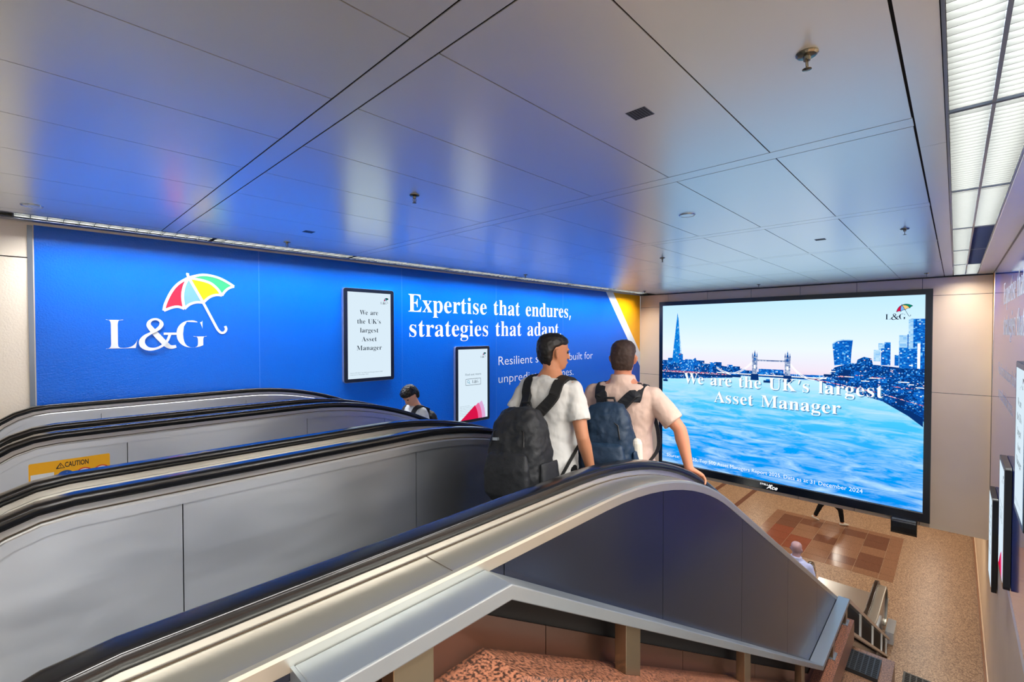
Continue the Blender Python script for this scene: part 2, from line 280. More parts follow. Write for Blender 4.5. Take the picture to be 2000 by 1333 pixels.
def split_words(vf, gap):
    """cut a line of lettering into its words at the wide gaps"""
    V, F = vf; par = list(range(len(V)))
    def find(i):
        while par[i] != i: par[i] = par[par[i]]; i = par[i]
        return i
    for f in F:
        for q in f[1:]: par[find(q)] = find(f[0])
    isl = {}
    for f in F: isl.setdefault(find(f[0]), []).append(f)
    L = sorted((min(V[i][0] for f in fs for i in f), max(V[i][0] for f in fs for i in f), fs) for fs in isl.values())
    out = []; end = None
    for a, b, fs in L:
        if end is None or a-end > gap: out.append([]); end = b
        out[-1] += fs; end = max(end, b)
    res = []
    for fs in out:
        ids = sorted({i for f in fs for i in f}); m_ = {i: k for k, i in enumerate(ids)}
        res.append(([V[i] for i in ids], [tuple(m_[i] for i in f) for f in fs]))
    return res
class Plane:                                       # a flat surface things are drawn on: origin, right, up; normal towards the viewer
    def __init__(s, o, u, v): s.o = Vector(o); s.u = Vector(u); s.v = Vector(v); s.n = s.u.cross(s.v)
    def put(s, mb, vf, u=0, v=0, d=.001, mi=0, k=1.):
        V, F = vf; mb.cur = mi; mb.add([s.o+s.u*(p[0]*k+u)+s.v*(p[1]*k+v)+s.n*(d+p[2]) for p in V], F); mb.cur = 0
    def rect(s, mb, u0, u1, v0, v1, d=.001, mi=0): s.put(mb, poly2d([(u0, v0), (u1, v0), (u1, v1), (u0, v1)]), 0, 0, d, mi)
UMB = dict(
    apex=(2.354, 2.55), top=(2.328, 2.709),
    outer=[(1.604, 1.326), (1.66, 1.60), (1.84, 2.03), (2.06, 2.33), (2.354, 2.55)], rib1=[(2.354, 2.55), (2.22, 2.26), (2.157, 1.85), (2.206, 1.411)],
    sc1=[(2.206, 1.411), (2.05, 1.475), (1.87, 1.455), (1.604, 1.326)], sc2=[(2.206, 1.411), (2.36, 1.57), (2.56, 1.66), (2.786, 1.663)],
    shaft=[(2.354, 2.55), (2.786, 1.663)], rib2=[(2.354, 2.55), (2.937, 2.44), (3.223, 2.235), (3.396, 1.963)], sc3=[(3.396, 1.963), (3.22, 1.97), (3.0, 1.88), (2.786, 1.663)],
    top_arc=[(2.354, 2.55), (2.78, 2.69), (3.2, 2.65), (3.53, 2.51), (3.81, 2.331)], sc4=[(3.81, 2.331), (3.66, 2.27), (3.52, 2.15), (3.396, 1.963)],
    hook=[(2.328, 2.709), (2.354, 2.55), (2.786, 1.663), (3.18, .80), (3.264, .641), (3.352, .549), (3.46, .56), (3.525, .68), (3.49, .80)])
def cm2(P): return [(p.x, p.y) for p in catmull([(q[0], q[1], 0) for q in P])]
def emblem(parent, pl, u, v, cap, letter, line, cols, lw=.085, d=.002, letters=True, thin=-.012):
    """umbrella over L&G: letters cap high, lower left corner at (u, v)"""
    if letters:
        mb = MB(); L = serif('L', 1, .90, thin); G = serif('G', 1, 1.06, thin)
        pl.put(mb, L, u, v, d, 0, cap); pl.put(mb, G, u+1.88*cap, v, d, 0, cap)
        a = stroke2d([(p[0], p[1]) for p in AMP], AMPW); b = poly2d([(.66, .47), (1.03, .47), (1.03, .55), (.66, .55)])
        for q in (a, b): pl.put(mb, (([(p[0]*1.0, p[1], p[2]*5) for p in q[0]]), q[1]), u+.93*cap, v, d+(.0012 if q is b else 0), 0, cap)
        mb.build('lettering', letter, parent, fix=False)
    mb = MB(); U = UMB
    red = cm2(U['outer'])+cm2(U['rib1'])[1:]+cm2(U['sc1'])[1:-1]
    lav = cm2(U['rib1'])+cm2(U['sc2'])[1:]+[]
    yel = cm2(U['rib2'])+cm2(U['sc3'])[1:]
    grn = cm2(U['top_arc'])+cm2(U['sc4'])[1:]+cm2(U['rib2'])[::-1][1:-1]
    for i, P in enumerate((red, lav, yel, grn)):
        if cols[i] is not None: pl.put(mb, poly2d(P), u, v, d, i+1, cap)
    for q, k in enumerate(('outer', 'rib1', 'sc1', 'sc2', 'rib2', 'sc3', 'top_arc', 'sc4', 'hook')): pl.put(mb, stroke2d(U[k], lw), u, v, d+.0006+.00025*q, 0, cap)
    mb.build('umbrella', [line]+[c or line for c in cols], parent, fix=False)
# ------------------------------------------------------------------ the setting (camera eye is the origin; x along the escalators, y to the left wall)
YL, YR, XF, ZC, ZF, ZB = 6.09, -.455, 11.3, 1.0, -6.2, -3.56
LAND = -1.54
mb = MB(); mb.box(9.6, 26, -.5, 14, ZF-.1, ZF); mb.box(-1, 9.6, -.5, 6.2, ZF-.1, ZF); floor = structure(mb.build('floor', M['floor']))
# tile inlay in the lower floor
mb = MB()
xs = [14.70, 15.06, 15.57, 16.14, 16.72, 17.26, 17.81, 18.11]; ys = [1.05, 1.35, 1.89, 2.48, 3.03, 3.61, 4.17, 4.45]
kind = {(5, 5): 1, (4, 5): 1, (2, 5): 2, (3, 5): 2, (5, 4): 1, (1, 4): 2, (1, 5): 2, (2, 4): 2, (1, 1): 1, (1, 2): 1, (2, 1): 1, (1, 3): 0, (3, 3): 1, (4, 1): 1, (5, 1): 1, (2, 2): 0, (5, 2): 1}
for i in range(7):
    for j in range(7):
        mb.cur = kind.get((i, j), 0); mb.box(xs[i]+.006, xs[i+1]-.006, ys[j]+.006, ys[j+1]-.006, ZF, ZF+.004)
mb.build('tile_inlay', [M['tile_mid'], M['tile_dark'], M['tile_red']], floor)
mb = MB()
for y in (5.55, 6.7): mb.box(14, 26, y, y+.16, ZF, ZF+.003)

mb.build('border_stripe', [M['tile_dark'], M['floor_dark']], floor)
fl2 = MB(); fl2.box(-4.5, .36, -6, 6.09, LAND-.25, LAND); fl2.box(.36, 3.2, -6, -.46, LAND-.25, LAND); fl2 = structure(fl2.build('floor', M['floor']))
structure(MB().box(-4.5, 3.4, -6.2, -6, LAND, ZC+.1).build('wall_side', M['vinyl_beige']))
structure(MB().box(3.2, 3.4, -6, YR-.21, LAND, ZC+.1).build('wall_side', M['vinyl_beige']))
structure(MB().box(-4.5, 3.2, -6, YR, ZC, ZC+.1).build('ceiling', M['ceil']))
# left wall: textured beige, with a blue wrap fixed to it
wl = MB(); wl.box(-4.5, XF, YL, YL+.2, ZF, ZC+.12); wall_left = structure(wl.build('wall_left', M['vinyl_beige']))
mb = MB(); mb.box(-4.5, .0, YL-.0015, YL, .685, .695); mb.build('panel_joint', M['black'], wall_left)
mb = MB(); mb.box(.0, .035, YL-.012, YL, -1.6, .985); structure(mb.build('trim_1', M['ceil_line']))
wr = MB(); wr.box(3.2, 26, YR-.2, YR, ZF, ZC+.12); wall_right = structure(wr.build('wall_right', M['beige']))
structure(MB().box(-2, 26, YR, YR+.03, ZF, ZF+.16).build('baseboard_right', M['tile_mid']))
structure(MB().box(-2, 26, YR, YR+.012, ZF+.34, ZF+.40).build('trim_2', M['beige']))
# bulkhead wall with cladding joints
wf = MB()
zj = [ZB, -1.085, .665, .985]; yj = [-.452, .447, 1.417, 2.384, 3.347, 4.318, 5.307, 6.087]
for a in range(3):
    for b in range(7):
        if a < 2 and 0 < b < 6 and False: continue
        wf.box(XF, XF+.03, yj[b]+.004, yj[b+1]-.004, zj[a]+.004, zj[a+1]-.004)
wf.cur = 1; wf.box(XF+.012, XF+.3, -.455, 6.09, ZB+.003, ZC+.1)
wall_far = structure(wf.build('wall_far', [M['beige'], M['void']]))
# lower concourse beyond the bulkhead
structure(MB().box(XF+.31, 26, YR, 14, ZB, ZB+.1).build('ceiling', M['vinyl_beige']))
structure(MB().box(26, 26.2, YR, 14, ZF, ZB).build('wall_end', M['vinyl_beige']))
structure(MB().box(9.6, 26, 14, 14.2, ZF, ZB).build('wall_side', M['vinyl_beige']))
structure(MB().box(XF, XF+.2, 6.3, 14, ZF, ZB+.1).build('wall_back', M['vinyl_beige']))
# ceiling: metal panels in strips, dark shadow joints between them
def ceiling_panels():
    mb = MB(); g = .005
    ys = [.157]+[.755+.589*i for i in range(9)]+[5.60]
    xb = [(-4.5, -3.12), (-3.0, -1.16), (-1.04, .91), (1.025, 2.862), (2.978, 4.81), (4.935, 6.80), (6.895, 8.83), (8.905, 10.80), (10.86, XF-.03)]
    strips = [(-3.12, -3.0), (-1.16, -1.04), (.91, 1.025), (2.862, 2.978), (4.81, 4.935), (6.80, 6.895), (8.83, 8.905), (10.80, 10.86)]
    for a, b in xb:
        for i in range(len(ys)-1): mb.box(a+g, b-g, ys[i]+g*.6, ys[i+1]-g*.6, ZC, ZC+.004)
    for a, b in strips: mb.box(a+g*.5, b-g*.5, ys[0], ys[-1], ZC, ZC+.004)
    x = -4.5
    for a, b in [(-4.5, -2.3), (-2.3, .1), (.1, 1.70), (1.70, 3.35), (3.35, 5.9), (5.9, 8.5), (8.5, XF-.03)]:
        mb.box(a+.001, b-.001, .047, .15, ZC, ZC+.004); mb.box(a+.001, b-.001, YR+.012, -.268, ZC, ZC+.004)
    mb.cur = 1; mb.box(-4.5, XF, .05, 5.6, ZC+.02, ZC+.03); mb.box(-4.5, XF, YR, -.29, ZC+.02, ZC+.03)
    mb.cur = 2; mb.box(-4.5, XF, 5.86, 5.975, ZC-.002, ZC+.012); mb.box(-4.5, XF, 5.60, 5.632, ZC-.001, ZC+.012)
    mb.cur = 1; mb.box(-4.5, XF, 5.975, 6.09, ZC+.02, ZC+.03); mb.box(-4.5, XF, -.30, 6.09, ZC+.16, ZC+.17); mb.box(-4.5, -.10, 5.63, 5.86, ZC+.03, ZC+.04)
    return structure(mb.build('ceiling', [M['ceil'], M['ceil_dark'], M['ceil_line']]))
ceiling_panels()
mb = MB(); mb.box(XF-.03, XF, YR, YL, ZC-.016, ZC+.02); structure(mb.build('trim_3', M['black']))
mb = MB(); mb.box(-4.5, XF-.03, YR, YR+.012, ZC-.006, ZC+.02); structure(mb.build('trim_4', M['black']))
# ------------------------------------------------------------------ light fittings
def right_fixture():
    x0, x1 = 0., 1.66; ya, yb = -.258, .038
    f = empty('ceiling_light', (0, 0, ZC))
    mb = MB(); mb.box(x0, x1, yb-.004, yb+.006, ZC-.004, ZC+.12); mb.box(x0, x1, ya-.006, ya+.004, ZC-.004, ZC+.12); mb.box(x0, x0+.012, ya, yb, ZC-.003, ZC+.12); mb.box(x1-.012, x1, ya, yb, ZC-.003, ZC+.12); mb.box(x0, x1, ya, yb, ZC+.12, ZC+.13)
    mb.build('frame', M['ceil_line'], f)
    ym = (ya+yb)/2
    MB().box(x0+.012, x1-.012, ym-.0065, ym+.0065, ZC-.002, ZC+.05).build('spine', M['ceil_line'], f)
    for k, (a, b) in enumerate(((ym, yb), (ya, ym))):
        mb = MB()
        n = 30
        for i in range(n):
            x = x0+.03+(x1-x0-.06)*i/(n-1); mb.box(x-.0012, x+.0012, a+.006, b-.006, ZC+.002, ZC+.045)
        mb.box(x0+.012, x1-.012, a+.004, a+.006, ZC, ZC+.05); mb.box(x0+.012, x1-.012, b-.006, b-.004, ZC, ZC+.05)
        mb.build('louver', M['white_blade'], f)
        MB().box(x0+.02, x1-.02, a+.012, b-.012, ZC+.075, ZC+.085).build('lamp', M['lamp'], f)
    area('lamp_light', ((x0+x1)/2, ym, .070), x1-x0-.05, yb-ya-.03, POW_R, (1, .985, .95)).parent = f
    return f
f0 = right_fixture()
words_r = ['nearest', 'second', 'third', 'fourth', 'fifth', 'sixth', 'seventh', 'eighth', 'ninth']
xs = [-2.055+1.655*i for i in range(8)]
for i, x in enumerate(xs):
    f = f0 if i == 0 else copy_tree(f0)
    f.location = (x, 0, ZC)
    vis = x+1.66 > 1.6
    tag(f, None, 'ceiling light', 'louvred lights along the right wall')
    if i in (5, 6):
        for ch in f.children:
            if ch.type == 'LIGHT': ch.data = ch.data.copy(); ch.data.size_y *= .5; ch.data.energy *= .5; ch.location.y += .07
        for ch in f.children:
            if ch.type != 'MESH': continue
            if ch.name.startswith('lamp') and ch.data.vertices[0].co.y < -.13 or (ch.name.startswith('louver') and ch.data.vertices[0].co.y < -.13):
                me = ch.data.copy(); me.materials.clear(); me.materials.append(M['lampoff'] if ch.name.startswith('lamp') else M['blade_off']); ch.data = me
names = {0: 'white louvred ceiling light behind the viewer beside right wall', 1: 'white louvred ceiling light above the viewer beside right wall', 2: 'largest white louvred ceiling light, cut by top right corner of view',
         3: 'white louvred ceiling light, second from the top of right hand row', 4: 'white louvred ceiling light, third in right row, all of it lit', 5: 'half dark louvred ceiling light next to the fully lit ones, right row',
         6: 'half dark louvred ceiling light nearest the screen wall, smaller of two', 7: 'small fully lit louvred ceiling light touching the screen wall'}
for f in [o for o in list(COL.objects) if o.name.startswith('ceiling_light') and o.parent is None]:
    i = min(range(8), key=lambda k: abs(xs[k]-f.location.x)); f['label'] = names[i]
def left_fixture(L, n):
    f = empty('trough_light', (0, 0, ZC))
    ya, yb = 5.632, 5.86
    mb = MB(); mb.box(0, L, ya-.004, ya, ZC, ZC+.1); mb.box(0, L, yb, yb+.004, ZC, ZC+.1); mb.box(0, L, ya, yb, ZC+.1, ZC+.105); mb.box(0, .004, ya, yb, ZC, ZC+.1); mb.box(L-.004, L, ya, yb, ZC, ZC+.1)
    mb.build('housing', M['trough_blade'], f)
    mb = MB()
    for i in range(n+1):
        x = L*i/n
        x = min(max(x, .005), L-.005)
        V = [(x-.012, ya, ZC+.055), (x+.012, ya, ZC+.055), (x+.002, ya, ZC+.002), (x-.002, ya, ZC+.002)]
        mb.add(V+[(a, yb, c) for a, _, c in V], [(0, 1, 2, 3), (7, 6, 5, 4), (0, 4, 5, 1), (1, 5, 6, 2), (2, 6, 7, 3), (3, 7, 4, 0)])
    mb.prism([((ya+yb)/2-.012, ZC+.05), ((ya+yb)/2+.012, ZC+.05), ((ya+yb)/2+.002, ZC+.002), ((ya+yb)/2-.002, ZC+.002)], 'x', .004, L-.004)
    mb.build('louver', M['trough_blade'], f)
    for a in (ya+.025, (ya+yb)/2+.02): MB().box(.02, L-.02, a, a+.07, ZC+.08, ZC+.092).build('lamp', M['lampL'], f)
    area('lamp_light', (L/2, (ya+yb)/2, .072), L-.05, yb-ya-.02, POW_L*L/1.55, (1, .985, .95)).parent = f
    return f
lw = ['leftmost', 'second from left', 'third from left', 'fourth from left', 'fifth from left', 'sixth from left', 'seventh from left']
f0 = left_fixture(1.55, 15)
first = left_fixture(1.44, 14); first.location = (-.08, 0, ZC)
tag(first, 'leftmost louvred trough light, above the umbrella emblem on blue wall', 'trough light', 'trough lights along the blue wall')
lab = ['louvred trough light above the blue wall, second from the left end', 'louvred trough light above the taller portrait screen on blue wall', 'louvred trough light above the start of the large white heading', 'louvred trough light above the middle of the white heading', 'louvred trough light above the end of the white heading', 'louvred trough light in the far corner above the orange panel']
for k in range(6):
    f = f0 if k == 0 else copy_tree(f0); f.location = (1.388+1.585*k, 0, ZC); tag(f, lab[k], 'trough light', 'trough lights along the blue wall')
# lamps of the lower concourse ceiling (out of sight above the bulkhead edge)
f0 = empty('concourse_light', (0, 0, ZB))
area('lamp_light', (.6, .15, -.045), 1.15, .25, POW_LOW, (1, .93, .82)).parent = f0
MB().box(0, 1.2, 0, .3, ZB-.03, ZB).build('housing', M['white_blade'], f0); MB().box(.02, 1.18, .02, .28, ZB-.036, ZB-.03).build('lamp', M['lamplow'], f0)
k = 0
for x in (12.6, 15.4, 18.2, 21.0):
    for y in (.4, 3.2, 6.0, 8.8):
        f = f0 if k == 0 else copy_tree(f0); k += 1; f.location = (x, y, ZB)
        tag(f, 'flat white ceiling light in the lower concourse hidden behind screen wall', 'ceiling light', 'lights of the lower concourse')
for x in (-3.0, -.4, 1.8):  # unseen lamps added to brighten what the escalator panels reflect
    for y in (-2.0, -4.2):
        f = copy_tree(f0); f.location = (x, y, ZC)
        for ch in f.children:
            if ch.type == 'LIGHT': ch.data = ch.data.copy(); ch.data.energy = 75; ch.data.color = (1, .98, .95)
        tag(f, 'added flat white fill light over the unseen upper concourse', 'ceiling light', 'added fill lights over the upper concourse')
# ------------------------------------------------------------------ small ceiling fittings
def sprinkler():
    f = empty('sprinkler', (0, 0, ZC))
    mb = MB(); mb.lathe((0, 0, ZC), [(.012, -.012), (.030, -.010), (.036, -.004), (.036, 0)]); mb.build('escutcheon', M['chrome'], f, smooth=False)
    mb = MB(); mb.lathe((0, 0, ZC), [(.011, -.026), (.013, -.012), (.013, 0)], 12)
    for s in (-1, 1): mb.tube([(s*.010, 0, ZC-.024), (s*.013, 0, ZC-.038), (s*.008, 0, ZC-.050), (0, 0, ZC-.054)], .0026, 6)
    mb.tube([(0, 0, ZC-.024), (0, 0, ZC-.054)], .003, 6); mb.build('yoke', M['chrome'], f)
    mb = MB(); mb.lathe((0, 0, ZC), [(.004, -.060), (.015, -.058), (.015, -.056), (.004, -.054)], 14); mb.build('deflector', M['chrome'], f)
    return f
s0 = sprinkler()
sp = [(1.94, .395, 'large brass sprinkler on the ceiling nearest the viewer'), (1.945, 2.84, 'sprinkler hanging on the ceiling above the portrait screen reflection'), (1.97, 5.30, 'sprinkler near the trough light above the umbrella emblem'), (5.85, .365, 'sprinkler near the right lights in the middle of the ceiling'), (5.85, 2.83, 'sprinkler in the middle of the ceiling right of the heading'), (5.9, 5.33, 'sprinkler close to the trough light above the white heading'), (10.45, .365, 'sprinkler by the screen wall near its right end'), (10.45, 2.95, 'sprinkler above the middle top of the big screen'), (10.2, 5.38, 'sprinkler in the far corner above the orange panel')]
for i, (x, y, l) in enumerate(sp):
    f = s0 if i == 0 else copy_tree(s0); f.location = (x, y, ZC); tag(f, l, 'sprinkler', 'sprinklers on the metal ceiling')
def vent():
    f = empty('ceiling_vent', (0, 0, ZC)); mb = MB()
    mb.box(-.048, .048, -.048, .048, ZC-.0015, ZC); mb.build('plate', M['ceil_line'], f)
    mb = MB()
    for i in range(10):
        for j in range(7): mb.box(-.046+i*.0095, -.0405+i*.0095, -.045+j*.0132, -.035+j*.0132, ZC-.0022, ZC-.0012)
    mb.build('slots', M['void'], f); return f
v0 = vent()
for i, (x, y, l) in enumerate([(1.94, 1.05, 'large square slotted vent in the ceiling left of the big sprinkler'), (5.89, 1.06, 'tiny square vent in the far ceiling above the big screen'), (1.92, 4.61, 'small square vent in the ceiling above the blue wall')]):
    f = v0 if i == 0 else copy_tree(v0); f.location = (x, y, ZC); tag(f, l, 'vent', 'slotted vents in the ceiling')
def spk():
    f = empty('ceiling_speaker', (0, 0, ZC)); mb = MB(); mb.lathe((0, 0, ZC), [(.052, -.006), (.062, -.008), (.066, -.004), (.066, 0)], 28); mb.build('rim', M['alu'], f)
    MB().lathe((0, 0, ZC), [(.051, -.0062), (.051, -.002)], 28).build('mesh_cover', M['ceil'], f); return f
v0 = spk()
for i, (x, y, l) in enumerate([(3.874, 1.655, 'round flush ceiling disc above the left end of the big screen'), (.03, 5.2, 'round flush ceiling disc at far left above beige wall')]):
    f = v0 if i == 0 else copy_tree(v0); f.location = (x, y, ZC); tag(f, l, 'ceiling speaker', 'round flush discs in the ceiling')
# ------------------------------------------------------------------ the wrap on the left wall
PW = Plane((0, YL, 0), (1, 0, 0), (0, 0, 1))
wrap = empty('wall_graphic', (0, YL, 0), 'bright blue glossy wall graphic with umbrella emblem and white heading', 'wall graphic')
mb = MB(); mb.box(.043, 11.29, YL-.004, YL, -3.6, .992); mb.build('blue_panel', M['blue'], wrap)
mb = MB(); PW.put(mb, poly2d([(9.62, .99), (9.95, .99), (11.285, -.47), (11.285, -.82)][0:2]+[(11.285, -.51), (11.285, -.88)]), 0, 0, .0052); mb.build('white_stripe', M['white_vinyl'], wrap, fix=False)
mb = MB(); PW.put(mb, poly2d([(9.95, .99), (11.285, -.51), (11.285, .99)]), 0, 0, .0052); mb.build('orange_panel', M['orange'], wrap, fix=False)
mb = MB()
for x in (1.93, 3.93, 5.93, 7.93): mb.box(x, x+.004, YL-.0052, YL-.004, -3.5, .99)
mb.build('vinyl_seam', M['seam'], wrap)
emblem(wrap, PW, .513, -.157, .302, M['grey_letter'], M['grey_letter'], [M['red_v'], M['lav_v'], M['yel_v'], M['grn_v']], d=.0055)
def line(name, pl, vf, u, v, d, m_, par):
    for q in split_words(vf, .30*max(p[1] for p in vf[0])):
        mb = MB(); pl.put(mb, q, u, v, d); mb.build(name, m_, par, fix=False)
line('heading_word', PW, serif('Expertise that endures,', .275, 4.21, -.004), 4.035, .332, .0055, M['white_vinyl'], wrap)
line('heading_word', PW, serif('strategies that adapt.', .275, 3.86, -.004), 4.04, -.056, .0055, M['white_vinyl'], wrap)
for t, c_, wd, u, v in (('Resilient solutions built for', .165, 3.07, 5.99, -.595), ('unpredictable times.', .165, 2.32, 5.99, -.925), ('Find out more', .12, 1.35, 7.75, -1.775)): line('subheading_word', PW, sans(t, c_, wd, off=-.008), u, v, .0055, M['white_vinyl'], wrap)
# mirror-image wrap on the right wall
PR = Plane((0, YR, 0), (-1, 0, 0), (0, 0, 1))
wrap2 = empty('wall_graphic', (0, YR, 0), 'blue wall graphic on the right wall seen edge on', 'wall graphic')
mb = MB(); mb.box(4.2, 11.2, YR, YR+.004, -2.8, .99); mb.build('blue_panel', M['blue_r'], wrap2)
mb = MB(); PR.put(mb, poly2d([(-10.75, .99), (-10.95, .99), (-11.19, -.6), (-11.19, -1.2)]), 0, 0, .0052); mb.build('white_stripe', M['white_vinyl'], wrap2, fix=False)
mb = MB(); PR.put(mb, poly2d([(-10.95, .99), (-11.195, .99), (-11.195, -.6)]), 0, 0, .0052); mb.build('orange_panel', M['orange'], wrap2, fix=False)
for t, wd, v in (('Expertise that endures,', 4.21, .36), ('strategies that adapt.', 3.86, -.03)): line('heading_word', PR, serif(t, .275, wd, -.004), -8.85, v, .0055, M['white_vinyl'], wrap2)
for t, wd, v in (('Resilient solutions built for', 3.07, -.58), ('unpredictable times.', 2.32, -.91)): line('subheading_word', PR, sans(t, .165, wd, off=-.008), -9.6, v, .0055, M['white_vinyl'], wrap2)
mb = MB(); PR.rect(mb, -9.0, -4.2, -2.92, -2.80, .003); mb.build('lower_stripe', M['white_vinyl'], wrap2, fix=False)
# ------------------------------------------------------------------ portrait advertising displays
M['disp'] = glow('display white', (222, 240, 252), .98); M['disp_txt'] = glow('display dark text', (22, 38, 56), .9); M['disp_txt2'] = glow('display grey text', (96, 116, 130), .9)
M['e_red'] = glow('shown red', (222, 20, 74), .95); M['e_pink'] = glow('shown pink', (240, 110, 160), .95); M['e_lpink'] = glow('shown light pink', (226, 176, 222), .95)
M['e_yel'] = glow('shown yellow', (255, 214, 130), .95); M['e_grn'] = glow('shown green', (10, 140, 110), .95); M['e_lav'] = glow('shown pale blue', (130, 185, 250), .95)
M['e_white'] = glow('shown white', (255, 255, 255), 1.1); M['e_cyan'] = glow('shown cyan', (60, 160, 190), .9)
def rrect(u0, u1, v0, v1, r, n=5):
    P = []
    for cx, cy, a0 in ((u1-r, v1-r, 0), (u0+r, v1-r, 90), (u0+r, v0+r, 180), (u1-r, v0+r, 270)):
        for i in range(n+1): a = R(a0+90*i/n); P.append((cx+r*math.cos(a), cy+r*math.sin(a)))
    return P
def display(name_text, cx, cz):
    W, H, D = .785, 1.315, .062
    r = empty('display_screen', (cx, YL, cz)); yf = YL-D
    u0, u1, v0, v1 = cx-W/2, cx+W/2, cz-H/2, cz+H/2
    mb = MB(); mb.prism(rrect(u0, u1, v0, v1, .035), 'y', YL-.0075, yf+.004); mb.build('housing', M['alu'], r)
    mb = MB(); mb.prism(rrect(u0+.004, u1-.004, v0+.004, v1-.004, .032), 'y', yf+.006, yf); mb.build('bezel', M['frame'], r)
    P = Plane((cx, yf, cz), (1, 0, 0), (0, 0, 1)); a, b = W/2-.058, H/2-.052
    mb = MB(); P.rect(mb, -a, a, -b, b, .0008); mb.build('display_panel', M['disp'], r, fix=False)
    emblem(r, P, a-.165, b-.155, .034, M['disp_txt'], M['disp_txt'], [M['e_red'], M['e_lav'], M['e_grn'], M['disp_txt']], d=.0016, lw=.10)
    if name_text == 'manager':
        for k, (t, wd) in enumerate([('We are', .285), ("the UK's", .375), ('largest', .29), ('Asset', .235), ('Manager', .395)]): line('headline_word', P, serif(t, .066, wd, -.006, 'C'), -.01, .29-.125*k, .0016, M['disp_txt'], r)
        mb = MB(); P.put(mb, sans('Source: IPE 2025, Top 500 Asset Managers Report 2025.', .011, .5), -a+.035, -b+.075, .0016); P.put(mb, sans('Data as at 31 December 2024', .011, .27), -a+.035, -b+.05, .0016)
        mb.build('footnote', M['disp_txt2'], r, fix=False)
    else:
        mb = MB(); P.put(mb, sans('Find out more', .036, .36), -.18, .155, .0016)
        for k in range(7):
            P.put(mb, sans(['Important information', 'The value of an investment and any income', 'taken from it is not guaranteed and can go', 'down as well as up, you may not get back the', 'amount you originally invested. For use by', 'professional clients only and it should', 'not be relied on by anyone else'][k], .010, [.22, .57, .55, .57, .5, .3, .2][k]), -a+.03, -b+.235-.027*k, .0016)
        mb.build('caption', M['disp_txt2'], r, fix=False)
        mb = MB(); o = rrect(-.175, .175, -.015, .098, .014); i = rrect(-.169, .169, -.009, .092, .010)
        n = len(o); P.put(mb, ([(p[0], p[1], 0) for p in o+i], [(k, (k+1) % n, n+(k+1) % n, n+k) for k in range(n)]), 0, 0, .0016)
        mb.build('search_box', M['disp_txt'], r, fix=False)
        mb = MB(); P.put(mb, disc2d((-.115, .05), .026, 20, .019), 0, 0, .0017); P.put(mb, stroke2d([(-.098, .033), (-.075, .010)], .008, 2), 0, 0, .0017); mb.build('magnifier', M['e_cyan'], r, fix=False)
        mb = MB(); P.put(mb, serif('L', .05, .05, -.012), -.03, .02, .0017); P.put(mb, serif('G', .05, .055, -.012), .068, .02, .0017); v, f = stroke2d(AMP, AMPW); P.put(mb, (v, f), .02, .02, .0017, 0, .05); mb.build('lettering', M['disp_txt'], r, fix=False)
        def sector(c, r0, r1, a0, a1, n=14):
            A = [a0+(a1-a0)*k/n for k in range(n+1)]
            return poly2d([(c[0]+r1*math.cos(R(t)), c[1]+r1*math.sin(R(t))) for t in A]+([(c[0]+r0*math.cos(R(t)), c[1]+r0*math.sin(R(t))) for t in A[::-1]] if r0 else [c]))
        mb = MB(); c = (-a+.045, -b); P.put(mb, sector(c, 0, .40, 0, 36), 0, 0, .002, 0); P.put(mb, sector(c, .40, .49, 0, 34), 0, 0, .002, 1); P.put(mb, sector(c, .49, .57, 0, 32), 0, 0, .002, 2)
        mb.build('fan_graphic', [M['e_red'], M['e_pink'], M['e_lpink']], r, fix=False)
    return r
d1 = display('manager', 3.365, -.03); tag(d1, 'taller looking portrait display with five lines of black text on blue wall', 'display screen', 'portrait displays')
d2 = display('search', 5.32, -.885); tag(d2, 'portrait display with pink fan graphic and search box behind the backpack man', 'display screen', 'portrait displays')
for src, x, z, l in ((d1, 5.70, -.91, 'portrait display on right wall cut by the right edge of view'), (d2, 7.56, -2.10, 'black sided portrait display on right wall, nearer of the two thin ones'), (d1, 9.58, -2.96, 'black sided portrait display on right wall, farther of the two thin ones')):
    c = copy_tree(src); c.location = (x, YR, z); c.rotation_euler.z = math.pi; tag(c, l, 'display screen', 'portrait displays')
    for ch in c.children:
        if ch.name.startswith('housing'):
            me = ch.data.copy(); me.materials.clear(); me.materials.append(M['black']); ch.data = me
